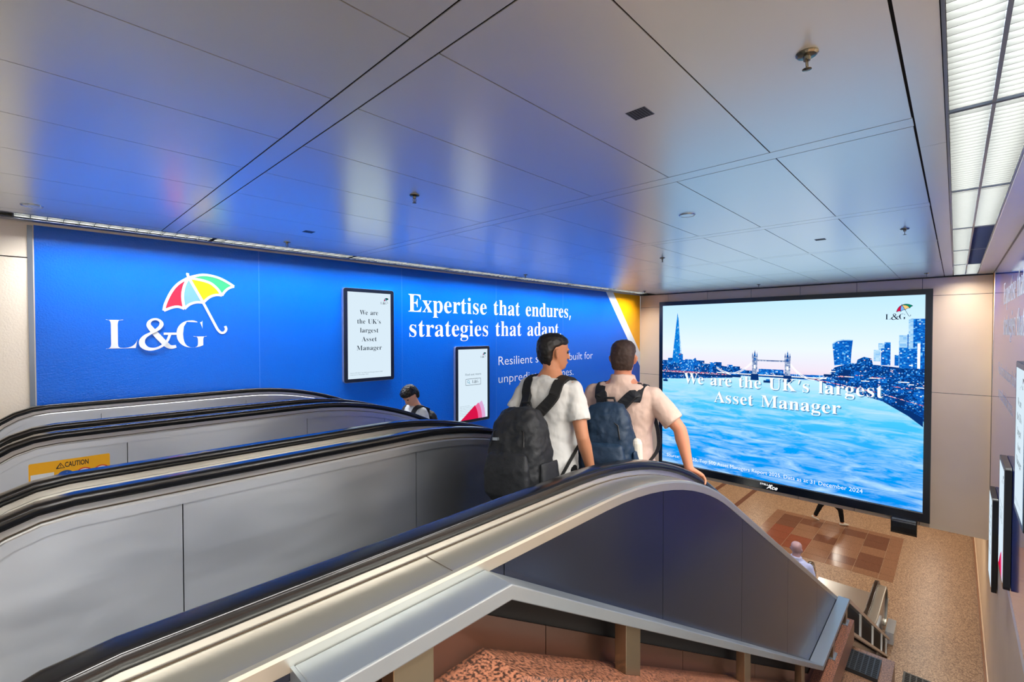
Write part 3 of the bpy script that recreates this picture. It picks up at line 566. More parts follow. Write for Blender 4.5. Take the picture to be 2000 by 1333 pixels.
# ------------------------------------------------------------------ the big screen
def picture_material():
    m = bpy.data.materials.new('river picture'); m.use_nodes = True; nt = m.node_tree; N = nt.nodes; L = nt.links; N.clear()
    out = N.new('ShaderNodeOutputMaterial'); em = N.new('ShaderNodeEmission'); em.inputs[1].default_value = 1.1; L.new(em.outputs[0], out.inputs[0])
    tc = N.new('ShaderNodeTexCoord'); sx = N.new('ShaderNodeSeparateXYZ'); L.new(tc.outputs['Object'], sx.inputs[0])
    def ramp(fac, st):
        r = N.new('ShaderNodeValToRGB'); e = r.color_ramp.elements
        while len(e) < len(st): e.new(.5)
        for q, (p, c) in zip(e, st): q.position = p; q.color = (*lin(c), 1)
        L.new(fac, r.inputs[0]); return r.outputs[0]
    mr = N.new('ShaderNodeMapRange'); mr.inputs['From Min'].default_value = .18; mr.inputs['From Max'].default_value = 4.14; L.new(sx.outputs['Z'], mr.inputs[0])
    h = mr.outputs[0]                                # 0 at the bottom of the picture, 1 at its top; the horizon at .59
    sky = ramp(h, [(.58, (236, 206, 226)), (.63, (236, 226, 240)), (.74, (230, 242, 252)), (.88, (206, 236, 254)), (1., (190, 230, 253))])
    water = ramp(h, [(0., (0, 140, 236)), (.2, (0, 158, 244)), (.40, (70, 196, 248)), (.52, (150, 224, 250)), (.60, (206, 240, 253))])
    def waves(sy, sz, lo, hi, dist=.6):
        mp = N.new('ShaderNodeMapping'); mp.inputs['Scale'].default_value = (1, sy, sz); L.new(tc.outputs['Object'], mp.inputs[0])
        n = N.new('ShaderNodeTexNoise'); n.inputs['Scale'].default_value = 1; n.inputs['Detail'].default_value = 6; n.inputs['Roughness'].default_value = .62; n.inputs['Distortion'].default_value = dist; L.new(mp.outputs[0], n.inputs[0])
        q = N.new('ShaderNodeMapRange'); q.inputs['From Min'].default_value = lo; q.inputs['From Max'].default_value = hi; q.clamp = True; L.new(n.outputs[0], q.inputs[0]); return q.outputs[0]
    def mix(f, a, b):
        x = N.new('ShaderNodeMix'); x.data_type = 'RGBA'
        if f is not None: L.new(f, x.inputs['Factor'])
        for s, v in ((6, a), (7, b)):
            if isinstance(v, tuple): x.inputs[s].default_value = (*lin(v), 1)
            else: L.new(v, x.inputs[s])
        return x.outputs[2]
    c = mix(waves(1.3, 8.0, .42, .72), water, (186, 226, 250))
    c = mix(waves(2.0, 11.0, .60, .92), c, (0, 132, 228))
    gt = N.new('ShaderNodeMath'); gt.operation = 'GREATER_THAN'; gt.inputs[1].default_value = .592; L.new(h, gt.inputs[0])
    L.new(mix(gt.outputs[0], c, sky), em.inputs[0]); return m
def city_material(name, cols, cell, s=1.05):
    m = bpy.data.materials.new(name); m.use_nodes = True; nt = m.node_tree; N = nt.nodes; L = nt.links; N.clear()
    out = N.new('ShaderNodeOutputMaterial'); em = N.new('ShaderNodeEmission'); em.inputs[1].default_value = s; L.new(em.outputs[0], out.inputs[0])
    tc = N.new('ShaderNodeTexCoord'); sn = N.new('ShaderNodeVectorMath'); sn.operation = 'SNAP'; sn.inputs[1].default_value = (9, *cell); L.new(tc.outputs['Object'], sn.inputs[0])
    wn = N.new('ShaderNodeTexWhiteNoise'); L.new(sn.outputs[0], wn.inputs[0])
    r = N.new('ShaderNodeValToRGB'); r.color_ramp.interpolation = 'CONSTANT'; e = r.color_ramp.elements
    while len(e) < len(cols): e.new(.5)
    for q, (p, c) in zip(e, cols): q.position = p; q.color = (*lin(c), 1)
    L.new(wn.outputs[0], r.inputs[0]); L.new(r.outputs[0], em.inputs[0]); return m
C_DARK = city_material('city dark', [(0, (8, 60, 136)), (.35, (10, 82, 172)), (.6, (6, 50, 118)), (.78, (26, 122, 214)), (.94, (120, 190, 245)), (.985, (255, 220, 225))], (.020, .016))
C_MID = city_material('city mid', [(0, (14, 104, 204)), (.4, (10, 84, 180)), (.7, (30, 136, 226)), (.9, (130, 200, 250)), (.98, (250, 250, 255))], (.026, .020))
C_SHARD = city_material('city tower', [(0, (16, 130, 222)), (.5, (10, 110, 206)), (.85, (60, 170, 240)), (.96, (170, 220, 252))], (.022, .030))
C_PALE = city_material('city pale', [(0, (170, 214, 246)), (.5, (190, 226, 250)), (.8, (140, 196, 244))], (.05, .025))
C_RED = city_material('city lamps', [(0, (10, 60, 130)), (.4, (240, 110, 130)), (.65, (255, 200, 200)), (.8, (255, 255, 255)), (.9, (16, 80, 160))], (.018, .014))
C_STONE = city_material('city stone', [(0, (130, 150, 190)), (.5, (180, 196, 220)), (.8, (100, 126, 176))], (.03, .03))
led = empty('advertising_screen', (XF, 2.9, -3.455), 'huge landscape led screen showing a river city at dusk', 'led screen')
XS = 11.2
PS = Plane((XS, 0, 0), (0, -1, 0), (0, 0, 1))
mb = MB(); uo = (-5.49, -.30, -3.455, .785); ui = (-5.40, -.40, -3.275, .685)
for a, b, c, d in ((uo[0], uo[1], ui[3], uo[3]), (uo[0], uo[1], uo[2], ui[2]), (uo[0], ui[0], ui[2], ui[3]), (ui[1], uo[1], ui[2], ui[3])): mb.box(XS-.012, XF, -b, -a, c, d)
mb.build('frame', M['frame'], led)
mb = MB()
for a, b, c, d in ((ui[0]-.006, ui[1]+.006, ui[2]-.02, ui[2]-.004), ): mb.box(XS-.0135, XS-.012, -b, -a, c, d)
mb.build('trim_line', M['alu'], led)
mb = MB(); mb.box(XS, XF-.004, -ui[1], -ui[0], ui[2], ui[3]); mb.build('display_panel', picture_material(), led)
mb = MB()
def bl(P, mi, d=.001): PS.put(mb, poly2d(P), 0, 0, d, mi)
def rc(u0, u1, v0, v1, mi, d=.001): bl([(u0, v0), (u1, v0), (u1, v1), (u0, v1)], mi, d)
rnd = random.Random(3)
# left bank
bl([(-5.40, -1.16), (-5.0, -1.14), (-4.75, -1.12), (-3.7, -1.035), (-3.7, -.94), (-5.40, -.94)], 0)
u = -5.40
for wd, h in ((.15, .20), (.14, .26), (.20, .24), (.12, .22), (.22, .24), (.26, .22), (.14, .15), (.12, .19), (.16, .20), (.14, .17), (.12, .21), (.16, .18), (.12, .13), (.22, .10), (.3, .08), (.4, .07), (.4, .07), (.4, .075), (.25, .06)):
    rc(u, u+wd, -.98, -.95+h+.06*(u < -4.0), 0 if rnd.random() < .6 else 1, .0014); u += wd*.96
rc(-5.40, -3.8, -.985, -.945, 4, .0018); rc(-5.40, -3.7, -1.03, -.99, 6, .0017)
bl([(-5.15, -.75), (-4.88, -.75), (-4.905, -.5), (-4.985, .34), (-5.012, .50), (-5.03, .34), (-5.125, -.5)], 2, .002)   # tall glass spire
bl([(-4.97, .2), (-4.985, .34), (-4.905, -.5), (-4.94, -.52)], 3, .0022); rc(-4.97, -4.87, -.78, -.53, 1, .0023); rc(-4.97, -4.88, -.545, -.525, 4, .0024)
rc(-5.26, -5.12, -.78, -.69, 1, .0015); rc(-4.80, -4.72, -.8, -.66, 1, .0015); bl([(-4.70, -.8), (-4.45, -.8), (-4.45, -.72), (-4.52, -.70), (-4.56, -.6), (-4.66, -.7)], 1, .0015)
bl([(-4.15, -.80), (-4.0, -.76), (-3.75, -.80), (-3.70, -.84), (-3.70, -.95), (-4.15, -.95)], 0, .0019)
# bridge
for uc in (-3.23, -2.585):
    rc(uc-.052, uc+.052, -.93, -.60, 5, .003); rc(uc-.058, uc+.058, -.60, -.53, 5, .0031)
    for du in (-.045, .045): bl([(uc+du-.013, -.53), (uc+du+.013, -.53), (uc+du, -.43)], 0, .0032)
    bl([(uc-.025, -.53), (uc+.025, -.53), (uc, -.385)], 0, .0033); rc(uc-.02, uc+.02, -.62, -.56, 0, .0034); rc(uc-.02, uc+.02, -.8, -.72, 7, .0034)
    bl([(uc-.085, -1.06), (uc+.085, -1.06), (uc+.075, -.92), (uc-.075, -.92)], 6, .0035)
rc(-3.18, -2.63, -.63, -.605, 5, .0026); rc(-3.18, -2.63, -.607, -.600, 6, .0027); rc(-4.05, -1.80, -.945, -.925, 7, .0028); rc(-4.05, -1.80, -.965, -.945, 6, .0027); rc(-3.15, -2.66, -.90, -.80, 1, .0012)
def cable(a, b, sag):
    for o in (0, -.03): PS.put(mb, stroke2d([(a[0]+(b[0]-a[0])*t, a[1]+(b[1]-a[1])*t-sag*4*t*(1-t)+o) for t in [i/8 for i in range(9)]], .014, 2), 0, 0, .0029, 7)
cable((-3.29, -.66), (-3.72, -.93), .05); cable((-2.53, -.66), (-2.18, -.94), .06); cable((-2.18, -.94), (-1.80, -.82), .045); cable((-3.72, -.93), (-4.06, -.80), .03)
for i in range(10): t = i/10; rc(-2.52+.34*t, -2.517+.34*t, -.94, -.66-.27*t**.6, 7, .0029)
# right bank
bl([(-2.1, -.98), (-1.3, -1.22), (-.95, -1.32), (-.40, -1.62), (-.40, -.62), (-.7, -.66), (-1.1, -.62), (-1.5, -.60), (-1.75, -.70), (-1.85, -.86), (-2.1, -.93)], 0, .0012)
bl([(-1.793, -.225), (-1.72, -.16), (-1.60, -.135), (-1.455, -.14), (-1.475, -.35), (-1.487, -.62), (-1.755, -.66), (-1.775, -.40)], 1, .003)
bl([(-1.793, -.225), (-1.72, -.16), (-1.60, -.135), (-1.455, -.14), (-1.457, -.155), (-1.60, -.155), (-1.72, -.182), (-1.79, -.245)], 3, .0032)
bl([(-1.40, -.62), (-1.38, -.53), (-1.28, -.47), (-1.16, -.50), (-1.14, -.62)], 0, .0016)
rc(-1.13, -1.03, -.55, -.33, 3, .002); rc(-1.06, -.97, -.33, -.2, 3, .002); rc(-1.02, -.88, -.62, -.30, 1, .0022); rc(-.97, -.88, -.30, -.185, 1, .0021)
rc(-.76, -.60, -.62, -.05, 3, .002); rc(-.755, -.62, -.66, -.28, 1, .0022); rc(-.64, -.56, -.66, -.03, 1, .0021)
rc(-.60, -.40, -.66, .25, 1, .0018); rc(-.625, -.56, -.3, .24, 3, .0023); rc(-.50, -.46, -.66, -.2, 7, .0024); rc(-.46, -.40, -.66, -.28, 1, .0024); rc(-.82, -.75, -.62, -.42, 1, .0019)
for i in range(34):
    u = -1.95+1.5*rnd.random(); v = -.70-.35*rnd.random()-.25*max(0, u+1.5); wd = .06+.12*rnd.random(); h = .05+.16*rnd.random()
    rc(u, min(u+wd, -.402), v-h, v, rnd.choice([0, 0, 1, 0, 6]), .0034+.00002*i)
for i in range(16):
    u = -1.9+1.4*rnd.random(); v = -.76-.16*max(0, u+1.8)-.12*rnd.random(); rc(u, min(u+.07+.1*rnd.random(), -.402), v, v+.016, rnd.choice([4, 7, 7]), .0045)
PS.put(mb, stroke2d([(-2.1, -.965), (-1.5, -1.07), (-1.0, -1.17), (-.41, -1.33)], .018, 4), 0, 0, .0047, 4)
bl([(-1.0, -1.30), (-.62, -1.42), (-.41, -1.56), (-.41, -1.72), (-.62, -1.54)], 6, .0013)
for u0, v0, ww in ((-3.82, -1.02, .3), (-3.05, -1.10, .16), (-5.38, -1.23, .12)): rc(u0, u0+ww, v0, v0+.05, 6, .0036); rc(u0+.05, u0+ww*.8, v0+.05, v0+.08, 1, .0036)
mb.build('skyline_picture', [C_DARK, C_MID, C_SHARD, C_PALE, C_RED, C_STONE, glow('shown navy', (10, 52, 118), 1.), M['e_white']], led, fix=False)
for nm, off, d, mt in (('word_shadow', (.016, -.018), .006, glow('shown shadow', (70, 140, 190), .95)), ('headline_word', (0, 0), .0068, M['e_white'])):
    line(nm, PS, serif("We are the UK's largest", .258, 3.86, -.004), -4.83+off[0], -1.243+off[1], d, mt, led); line(nm, PS, serif('Asset Manager', .258, 2.47, -.004), -4.11+off[0], -1.637+off[1], d, mt, led)
mb = MB(); PS.put(mb, sans('Source: IPE 2025, Top 500 Asset Managers Report 2025. Data as at 31 December 2024', .083, 4.0, off=-.006), -5.275, -3.135, .004); mb.build('footnote', M['e_white'], led, fix=False)
emblem(led, PS, -.97, .243, .105, M['disp_txt'], M['disp_txt'], [M['e_red'], M['e_lav'], M['e_yel'], M['e_grn']], d=.004, lw=.06)
mb = MB(); PB = Plane((XS-.012, 0, 0), (0, -1, 0), (0, 0, 1)); PB.put(mb, sans('STELLAR', .036, .26, off=.02), -3.10, -3.362, .001); PB.put(mb, sans('Ace', .085, .22, shear=.45, off=.02), -2.97, -3.425, .0012); mb.build('maker_logo', M['e_white'], led, fix=False)
# box under the screen
b = empty('loudspeaker', (XF, .65, -3.6), 'curved black box hanging under the right end of the big screen', 'loudspeaker')
mb = MB(); P = [(XF-.001, -3.475), (XF-.17, -3.475), (XF-.20, -3.51), (XF-.205, -3.60), (XF-.19, -3.69), (XF-.15, -3.74), (XF-.001, -3.74)]; mb.prism([(x, z) for x, z in P], 'y', .478, .832); mb.build('body', M['black'], b, bevel=.008)
mb = MB(); mb.box(XF-.18, XF-.01, .47, .478, -3.73, -3.48); mb.box(XF-.18, XF-.01, .832, .84, -3.73, -3.48); mb.build('end_cap', M['rubber'], b)
mb = MB(); mb.box(XF-.185, XF-.05, .485, .825, -3.475, -3.463); mb.build('top_strip', M['alu'], b)
# ------------------------------------------------------------------ escalators
X0, RC, ZT, ZL = 1.571, 2.873, -.59, -5.25
A30 = math.pi/6; XA = X0+RC*math.sin(A30); ZA = ZT-RC*(1-math.cos(A30))
ZBt = ZL+RC*(1-math.cos(A30)); XB = XA+(ZA-ZBt)/math.tan(A30); XC = XB+RC*math.sin(A30)
NR = .48; XN0 = .11; XN1 = 12.26
def path(N, ends=True, step=1.0):
    """the handrail line moved N along its normal (N < 0: below)"""
    P = []
    if ends:
        for i in range(15): a = R(266-12.57*i); P.append((XN0+(NR+N)*math.cos(a), ZT-NR+(NR+N)*math.sin(a)))
    P += [(XN0+.35*i, ZT+N) for i in range(0, 5)]
    for i in range(13): a = A30*i/12; P.append((X0+(RC+N)*math.sin(a), ZT-RC+(RC+N)*math.cos(a)))
    for i in range(1, 8):
        t = i/8; P.append((XA+N*math.sin(A30)+(XB-XA)*t, ZA+N*math.cos(A30)-RC*0+(ZBt-ZA)*t))
    for i in range(13): a = A30*(1-i/12); P.append((XC-(RC-N)*math.sin(a), ZL+RC-(RC-N)*math.cos(a)))
    P.append((XN1, ZL+N))
    if ends:
        for i in range(1, 15): a = R(90-12.57*i); P.append((XN1+(NR+N)*math.cos(a), ZL-NR+(NR+N)*math.sin(a)))
    return P
def sweep(mb, sec, closed=True, ends=True):        # sec: (y, N)
    L = [path(n, ends) for _, n in sec]; k = len(sec); n = len(L[0])
    V = [(L[j][i][0], sec[j][0], L[j][i][1]) for i in range(n) for j in range(k)]; F = []
    for i in range(n-1):
        for j in range(k if closed else k-1): F.append((i*k+j, i*k+(j+1) % k, (i+1)*k+(j+1) % k, (i+1)*k+j))
    if closed: F += [tuple(range(k))[::-1], tuple((n-1)*k+j for j in range(k))]
    mb.add(V, F)
_mono = {}
def ztop(x, N):
    if N not in _mono:
        P = path(N); i0 = min(range(len(P)), key=lambda i: P[i][0]); i1 = max(range(len(P)), key=lambda i: P[i][0]); _mono[N] = P[i0:i1+1]
    P = _mono[N]; return float(np.interp(x, [p[0] for p in P], [p[1] for p in P]))
def zfloor(x): return float(np.interp(x, *zip(*[(p[0], p[1]) for p in _base])))
_base = [p for p in path(0, False)]
_base = [(-2, ZT)]+_base+[(16, ZL)]
def zstep(x): return zfloor(x)-.95
def xsamples(a, b): 
    s = sorted(set([a, b]+[x for x in [i*.12 for i in range(-3, 106)]+[-.38+i*.02 for i in range(30)]+[12.2+i*.02 for i in range(30)] if a < x < b])); return s
def slab(mb, a, b, N, bot, y0, y1):
    X = xsamples(a, b); mb.strip([(x, ztop(x, N)) for x in X], [(x, bot(x)) for x in X], 'y', y0, y1)
def panels(parent, y0, y1, cuts, N, bot, material, name='panel'):
    for a, b in zip(cuts[:-1], cuts[1:]):
        mb = MB(); slab(mb, a+.002, b-.002, N, bot, y0, y1); mb.build(name, material, parent)
def balustrade(e, yf, s, outer):
    """handrail with its far edge at yf; s: side the steps are on (-1 towards the viewer)"""
    yc = yf-.04
    mb = MB(); sec = [(yc+.040*c_, n_) for c_, n_ in ((-1, -.024), (-.985, -.016), (-.94, -.009), (-.87, -.0045), (-.78, -.0018), (-.66, -.0004), (-.60, 0), (.60, 0), (.66, -.0004), (.78, -.0018), (.87, -.0045), (.94, -.009), (.985, -.016), (1, -.024), (.97, -.033), (.86, -.040), (.6, -.042), (-.6, -.042), (-.86, -.040), (-.97, -.033))]
    sweep(mb, sec); mb.build('handrail', M['rubber'], e, smooth=True)
    mb = MB(); sweep(mb, [(yc-.024, -.041), (yc+.024, -.041), (yc+.024, -.066), (yc-.024, -.066)]); mb.build('handrail_guide', M['steel'], e)
    # moulding between the guide and the inner panels
    mb = MB(); a, b = yc+s*.026, yc+s*.060
    sweep(mb, [(yc, -.068), (a, -.068), (b-s*.004, -.070), (b, -.074), (b, -.112), (yc, -.112)]); mb.build('inner_moulding', M['panel'], e)
    mb = MB(); sweep(mb, [(a-s*.002, -.0655), (a+s*.005, -.0655), (a+s*.005, -.068), (a-s*.002, -.068)]); mb.build('dirt_seam', M['dirt'], e)
    cuts = [XN0-NR+.13, .432, 1.582, 2.30, 3.45, 4.6, 5.75, 6.9, 8.05, 9.2, 10.35, 11.5, XN1+NR-.13]
    panels(e, yc+s*.044, yc+s*.02, cuts, -.114, lambda x: zstep(x)-.06, M['panel'], 'inner_panel')
def steps(e, ya, yb):
    first = None; n = 0; x = 1.0
    while x < 11.4:
        z = zstep(x+.2)
        if first is None:
            mb = MB(); mb.box(0, .398, ya, yb, -.03, 0); mb.box(0, .02, ya, yb, -.25, -.03)
            for i in range(24): y = ya+(yb-ya)*(i+.5)/24; mb.box(.004, .394, y-.006, y+.006, 0, .008)
            o = mb.build('step', [M['tread']]); o.parent = e; first = o
        else: o = first.copy(); COL.objects.link(o); o.parent = e
        o.location = Vector((x, 0, z))-Vector(e.location); n += 1; x += .4
def escalator(yl, label, outer_right=None):
    yr = yl-1.203; e = empty('escalator', (0, yl-.6, LAND), label, 'escalator', 'parallel escalators')
    balustrade(e, yl, -1, None); balustrade(e, yr, 1, None)
    steps(e, yr+.012, yl-.09)
    for x0, x1, z in ((-.9, 1.0, LAND), (11.4, 13.74, ZF+.02)):
        MB().box(x0, x1, yr-.14 if x0 > 5 else yr, yl+.04, z-.02, z+.004).build('landing_plate', M['steel'], e)
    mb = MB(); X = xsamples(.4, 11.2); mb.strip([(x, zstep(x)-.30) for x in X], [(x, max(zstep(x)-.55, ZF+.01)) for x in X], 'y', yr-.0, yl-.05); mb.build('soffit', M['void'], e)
    return e, yl-.04, yr-.04
YF = [5.50, 3.945, 2.39]
e1, a1, b1 = escalator(YF[0], 'farthest escalator, running along the foot of the blue wall')
e2, a2, b2 = escalator(YF[1], 'middle escalator with the yellow caution sticker inside')
e3, a3, b3 = escalator(YF[2], 'nearest escalator with the two backpack men riding down')
# decks between neighbouring escalators and beside the wall
def deck(e, y0, y1, N=-.067):
    mb = MB(); sweep(mb, [(y0, N), (y1, N), (y1, N-.02), (y0, N-.02)]); mb.build('deck', M['deck'], e)
def deck_line(e, y, N=-.0665):
    mb = MB(); sweep(mb, [(y-.003, N), (y+.003, N), (y+.003, N-.004), (y-.003, N-.004)]); mb.build('deck_seam', M['dirt'], e)
deck(e1, a1+.026, YL-.10); deck(e1, a2+.026, b1-.026); deck(e2, a3+.026, b2-.026); deck_line(e1, (a2+b1)/2); deck_line(e2, (a3+b2)/2)
panels(e1, a1+.03, a1+.026, [XN0-NR+.09, 6.0, XN1+NR-.09], -.085, lambda x: zstep(x)-.3, M['panel'], 'outer_panel')
# outer side of the nearest escalator: deck with a rounded lip, dark cladding
YD = .985
mb = MB(); sweep(mb, [(b3-.026, -.067), (YD+.012, -.067), (YD+.003, -.070), (YD, -.078), (YD, -.112), (YD+.02, -.112), (YD+.02, -.085), (b3-.026, -.085)]); mb.build('deck', M['deck'], e3)
mb = MB(); sweep(mb, [(b3-.030, -.0655), (b3-.025, -.0655), (b3-.025, -.068), (b3-.030, -.068)]); mb.build('dirt_seam', M['dirt'], e3)
mb = MB()
for x in (.80, 2.65): mb.add([(x-.0012, 1.122, ztop(x-.0012, -.0662)), (x+.0012, 1.122, ztop(x+.0012, -.0662)), (x+.0012, YD+.01, ztop(x+.0012, -.0662)), (x-.0012, YD+.01, ztop(x-.0012, -.0662))], [(0, 1, 2, 3)])
mb.build('deck_joint', M['dirt'], e3)
ZCP = [(-.6, -.69), (.91, -.69), (5.17, -3.165), (6.70, -3.165), (11.66, -6.03), (14, -6.2)]
def zcop(x): return float(np.interp(x, [p[0] for p in ZCP], [p[1] for p in ZCP]))
cl = [.37, .994, 2.06, 3.19, 4.35, 5.5, 6.62]
panels(e3, YD+.002, YD+.02, [XN0-NR+.1]+cl, -.113, lambda x: min(zcop(x)-.03, ztop(x, -.113)-.01), M['dark_steel'], 'outer_cladding')
mb = MB(); slab(mb, 6.63, XN1+NR-.1, -.113, lambda x: zstep(x)+.12, YD+.03, YD+.04); mb.build('outer_cladding', M['dark_steel'], e3)
mb = MB(); X = xsamples(6.2, 11.6); mb.strip([(x, zstep(x)+.13) for x in X], [(x, max(zstep(x)-.58, ZF)) for x in X], 'y', 1.10, 1.12); mb.build('side_panel', M['floor_dark'], e3)
structure(MB().box(4.8, 7.40, .50, .97, ZF, -4.10).build('wall_plinth', M['floor_dark']))
# ------------------------------------------------------------------ coping rail along the nearest escalator
g = empty('guard_rail', (.37, .92, -.69), 'grey steel coping rail following the slope below the nearest escalator', 'guard rail')
YA, YB_ = .872, YD
def rail(mb, x0, x1, dz0, dz1, y0, y1, off=zcop):
    X = sorted(set([x0, x1]+[p[0] for p in ZCP if x0 < p[0] < x1])); mb.strip([(x, off(x)+dz0) for x in X], [(x, off(x)+dz1) for x in X], 'y', y0, y1)
mb = MB(); rail(mb, .372, 6.70, 0, -.045, YA, YB_); mb.build('top_rail', M['coping'], g, bevel=.004)
mb = MB(); rail(mb, .364, .372, .0, -.16, YA-.001, YB_); mb.build('end_plate', M['coping'], g)
mb = MB(); rail(mb, 6.70, 11.66, 0, -.05, YA, YB_-.05); mb.build('lower_rail', M['steel'], g)
mb = MB(); rail(mb, 6.80, 11.66, -.36, -.40, YA, YB_-.05); mb.build('bottom_channel', M['steel'], g)
mb = MB(); rail(mb, .38, 6.8, -.02, -.24, YB_+.02, YB_+.03); rail(mb, 6.7, 11.7, -.03, -.40, YB_-.03, YB_-.02); mb.build('shadow_gap', M['void'], g)
cuts = [.2, 1.20, 2.3, 3.5, 4.7, 5.9, 6.75]
for a, b in zip(cuts[:-1], cuts[1:]):
    mb = MB(); rail(mb, a+.002, b-.002, -.135, -.30, YB_+.008, YB_+.018); mb.build('skirting_panel', M['brown_steel'], g)
for x in (.60, 1.60, 2.98, 4.42, 5.80, 6.58):
    z = zcop(x)
    mb = MB(); mb.prism([(x-.055, zcop(x-.055)-.044), (x+.055, zcop(x+.055)-.044), (x+.055, zcop(x+.055)-.235), (x-.055, zcop(x-.055)-.235)], 'y', .885, .935); o = mb.build('post', M['post_steel'], g, bevel=.002)
for x in (5.80, 6.58):
    z = zcop(x)-.235; MB().box(x-.075, x+.075, .865, .955, z, z+.008).build('base_plate', M['alu'], g)
for x in (7.75, 9.1, 10.4, 11.2): MB().prism([(x-.012, zcop(x-.012)-.05), (x+.012, zcop(x+.012)-.05), (x+.012, zcop(x+.012)-.36), (x-.012, zcop(x-.012)-.36)], 'y', YA+.005, YA+.03).build('divider', M['steel'], g)
mb = MB(); rail(mb, -.6, 6.72, -.235, -.50, .83, YB_+.02); structure(mb.build('trim_5', M['granite']))
# warning sticker on the lower newel of the nearest escalator's far balustrade
def arc_sticker(r0, r1, a0, a1):
    n = 10; A = [R(a0+(a1-a0)*k/n) for k in range(n+1)]
    return [(XN1+r1*math.cos(t), ZL-NR+r1*math.sin(t)) for t in A]+[(XN1+r0*math.cos(t), ZL-NR+r0*math.sin(t)) for t in A[::-1]]
mb = MB(); mb.prism(arc_sticker(.24, .36, -50, 75), 'y', a3-.0455, a3-.0445); mb.build('warning_sticker', M['yellow'], e3)
# floor grilles, white end box
def grille(label, x0, y0, z, L, W, h):
    gr = empty('floor_grille', (x0+L/2, y0+W/2, z), label, 'floor grille', 'black slotted grilles')
    mb = MB(); mb.box(x0, x0+L, y0, y0+W, z, z+h); mb.build('plate', M['tread'], gr)
    mb = MB()
    for i in range(10):
        for j in range(6): a = x0+.03*L+.094*L*i; b = y0+.04*W+.157*W*j; mb.box(a, a+.06*L, b, b+.12*W, z+h-.004, z+h+.002)
    mb.build('slots', M['void'], gr)
grille('black slotted grille on the granite plinth beside the nearest escalator', 6.80, .615, -4.10, .44, .34, .05)
grille('black slotted grille in the open floor at the bottom edge of view', 10.38, .10, ZF, .60, .52, .01)
wb = empty('end_cabinet', (12.1, .885, ZF), 'small white metal box at the lower end of nearest escalator', 'metal box')
MB().box(11.75, 12.35, .82, .95, ZF, ZF+.22).build('body', M['sign_white'], wb, bevel=.006); MB().box(11.752, 12.348, .818, .952, ZF+.22, ZF+.23).build('lid', M['alu'], wb)
# ------------------------------------------------------------------ caution sticker on the inner panel of the middle escalator
ys = a2-.044-.001
cs = empty('caution_sign', (.17, ys, -.90), 'yellow caution sticker inside the middle escalator at far left', 'caution sign')
P = Plane((-.012, ys, -.757), (1, 0, 0), (0, 0, 1)); W = .357
mb = MB(); P.put(mb, poly2d(rrect(0, W, -.27, 0, .008)), 0, 0, .001); mb.build('plate', M['yellow'], cs, fix=False)
mb = MB(); P.put(mb, sans('CAUTION', .030, .105, off=.02), .152, -.046, .002)
for w_, i in ((.006, 0),): P.put(mb, stroke2d([(.116, -.048), (.133, -.018), (.150, -.048), (.114, -.048)], w_, 1, False), 0, 0, .002)
P.put(mb, poly2d([(.131, -.027), (.135, -.027), (.134, -.038), (.132, -.038)]), 0, 0, .002); P.put(mb, disc2d((.133, -.042), .002, 8), 0, 0, .002); mb.build('lettering', M['ink'], cs, fix=False)
mb = MB(); P.rect(mb, .008, .105, -.15, -.066, .002); mb.build('white_label', M['sign_white'], cs, fix=False)
def pict(cx, red):
    mb = MB()
    if red:
        P.put(mb, disc2d((cx, -.105), .040), 0, 0, .0015, 0); P.put(mb, disc2d((cx, -.105), .034), 0, 0, .002, 1); P.put(mb, disc2d((cx+.004, -.088), .005, 10), 0, 0, .0025, 2); P.put(mb, stroke2d([(cx+.004, -.094), (cx, -.115)], .010, 1, False), 0, 0, .0025, 2); P.put(mb, stroke2d([(cx-.018, -.100), (cx+.016, -.112)], .005, 1, False), 0, 0, .0025, 2); P.put(mb, stroke2d([(cx-.026, -.081), (cx+.026, -.129)], .007, 1, False), 0, 0, .003, 0)
    else:
        P.put(mb, disc2d((cx, -.105), .040), 0, 0, .0015, 3); P.put(mb, disc2d((cx+.006, -.083), .006, 10), 0, 0, .002, 1); P.put(mb, stroke2d([(cx+.006, -.092), (cx+.002, -.122)], .013, 1, False), 0, 0, .002, 1); P.put(mb, stroke2d([(cx+.004, -.096), (cx-.014, -.102), (cx-.026, -.092)], .006, 2), 0, 0, .002, 1)
    mb.build('pictogram', [M['sign_red'], M['sign_white'], M['ink'], M['sign_blue']], cs, fix=False)
pict(.155, False); pict(.237, True); pict(.317, True)
# ------------------------------------------------------------------ people
def loft(mb, rings, n=20):                         # ring: (centre, half axis front, half axis side, exponent)
    V = []; F = []
    for c, fx, sy, ex in rings:
        c = Vector(c); fx = Vector(fx); sy = Vector(sy)
        for i in range(n):
            a = 2*math.pi*i/n; ca, sa = math.cos(a), math.sin(a)
            V.append(c+fx*(math.copysign(abs(ca)**(2/ex), ca))+sy*(math.copysign(abs(sa)**(2/ex), sa)))
    k = len(rings)
    for j in range(k-1):
        for i in range(n): F.append((j*n+i, j*n+(i+1) % n, (j+1)*n+(i+1) % n, (j+1)*n+i))
    F.append(tuple(range(n))[::-1]); F.append(tuple((k-1)*n+i for i in range(n)))
    mb.add(V, F)
TEX = bpy.data.textures.new('cloth folds', 'CLOUDS'); TEX.noise_scale = .075; TEX.noise_depth = 2
TEXH = bpy.data.textures.new('hair clumps', 'CLOUDS'); TEXH.noise_scale = .018; TEXH.noise_depth = 2
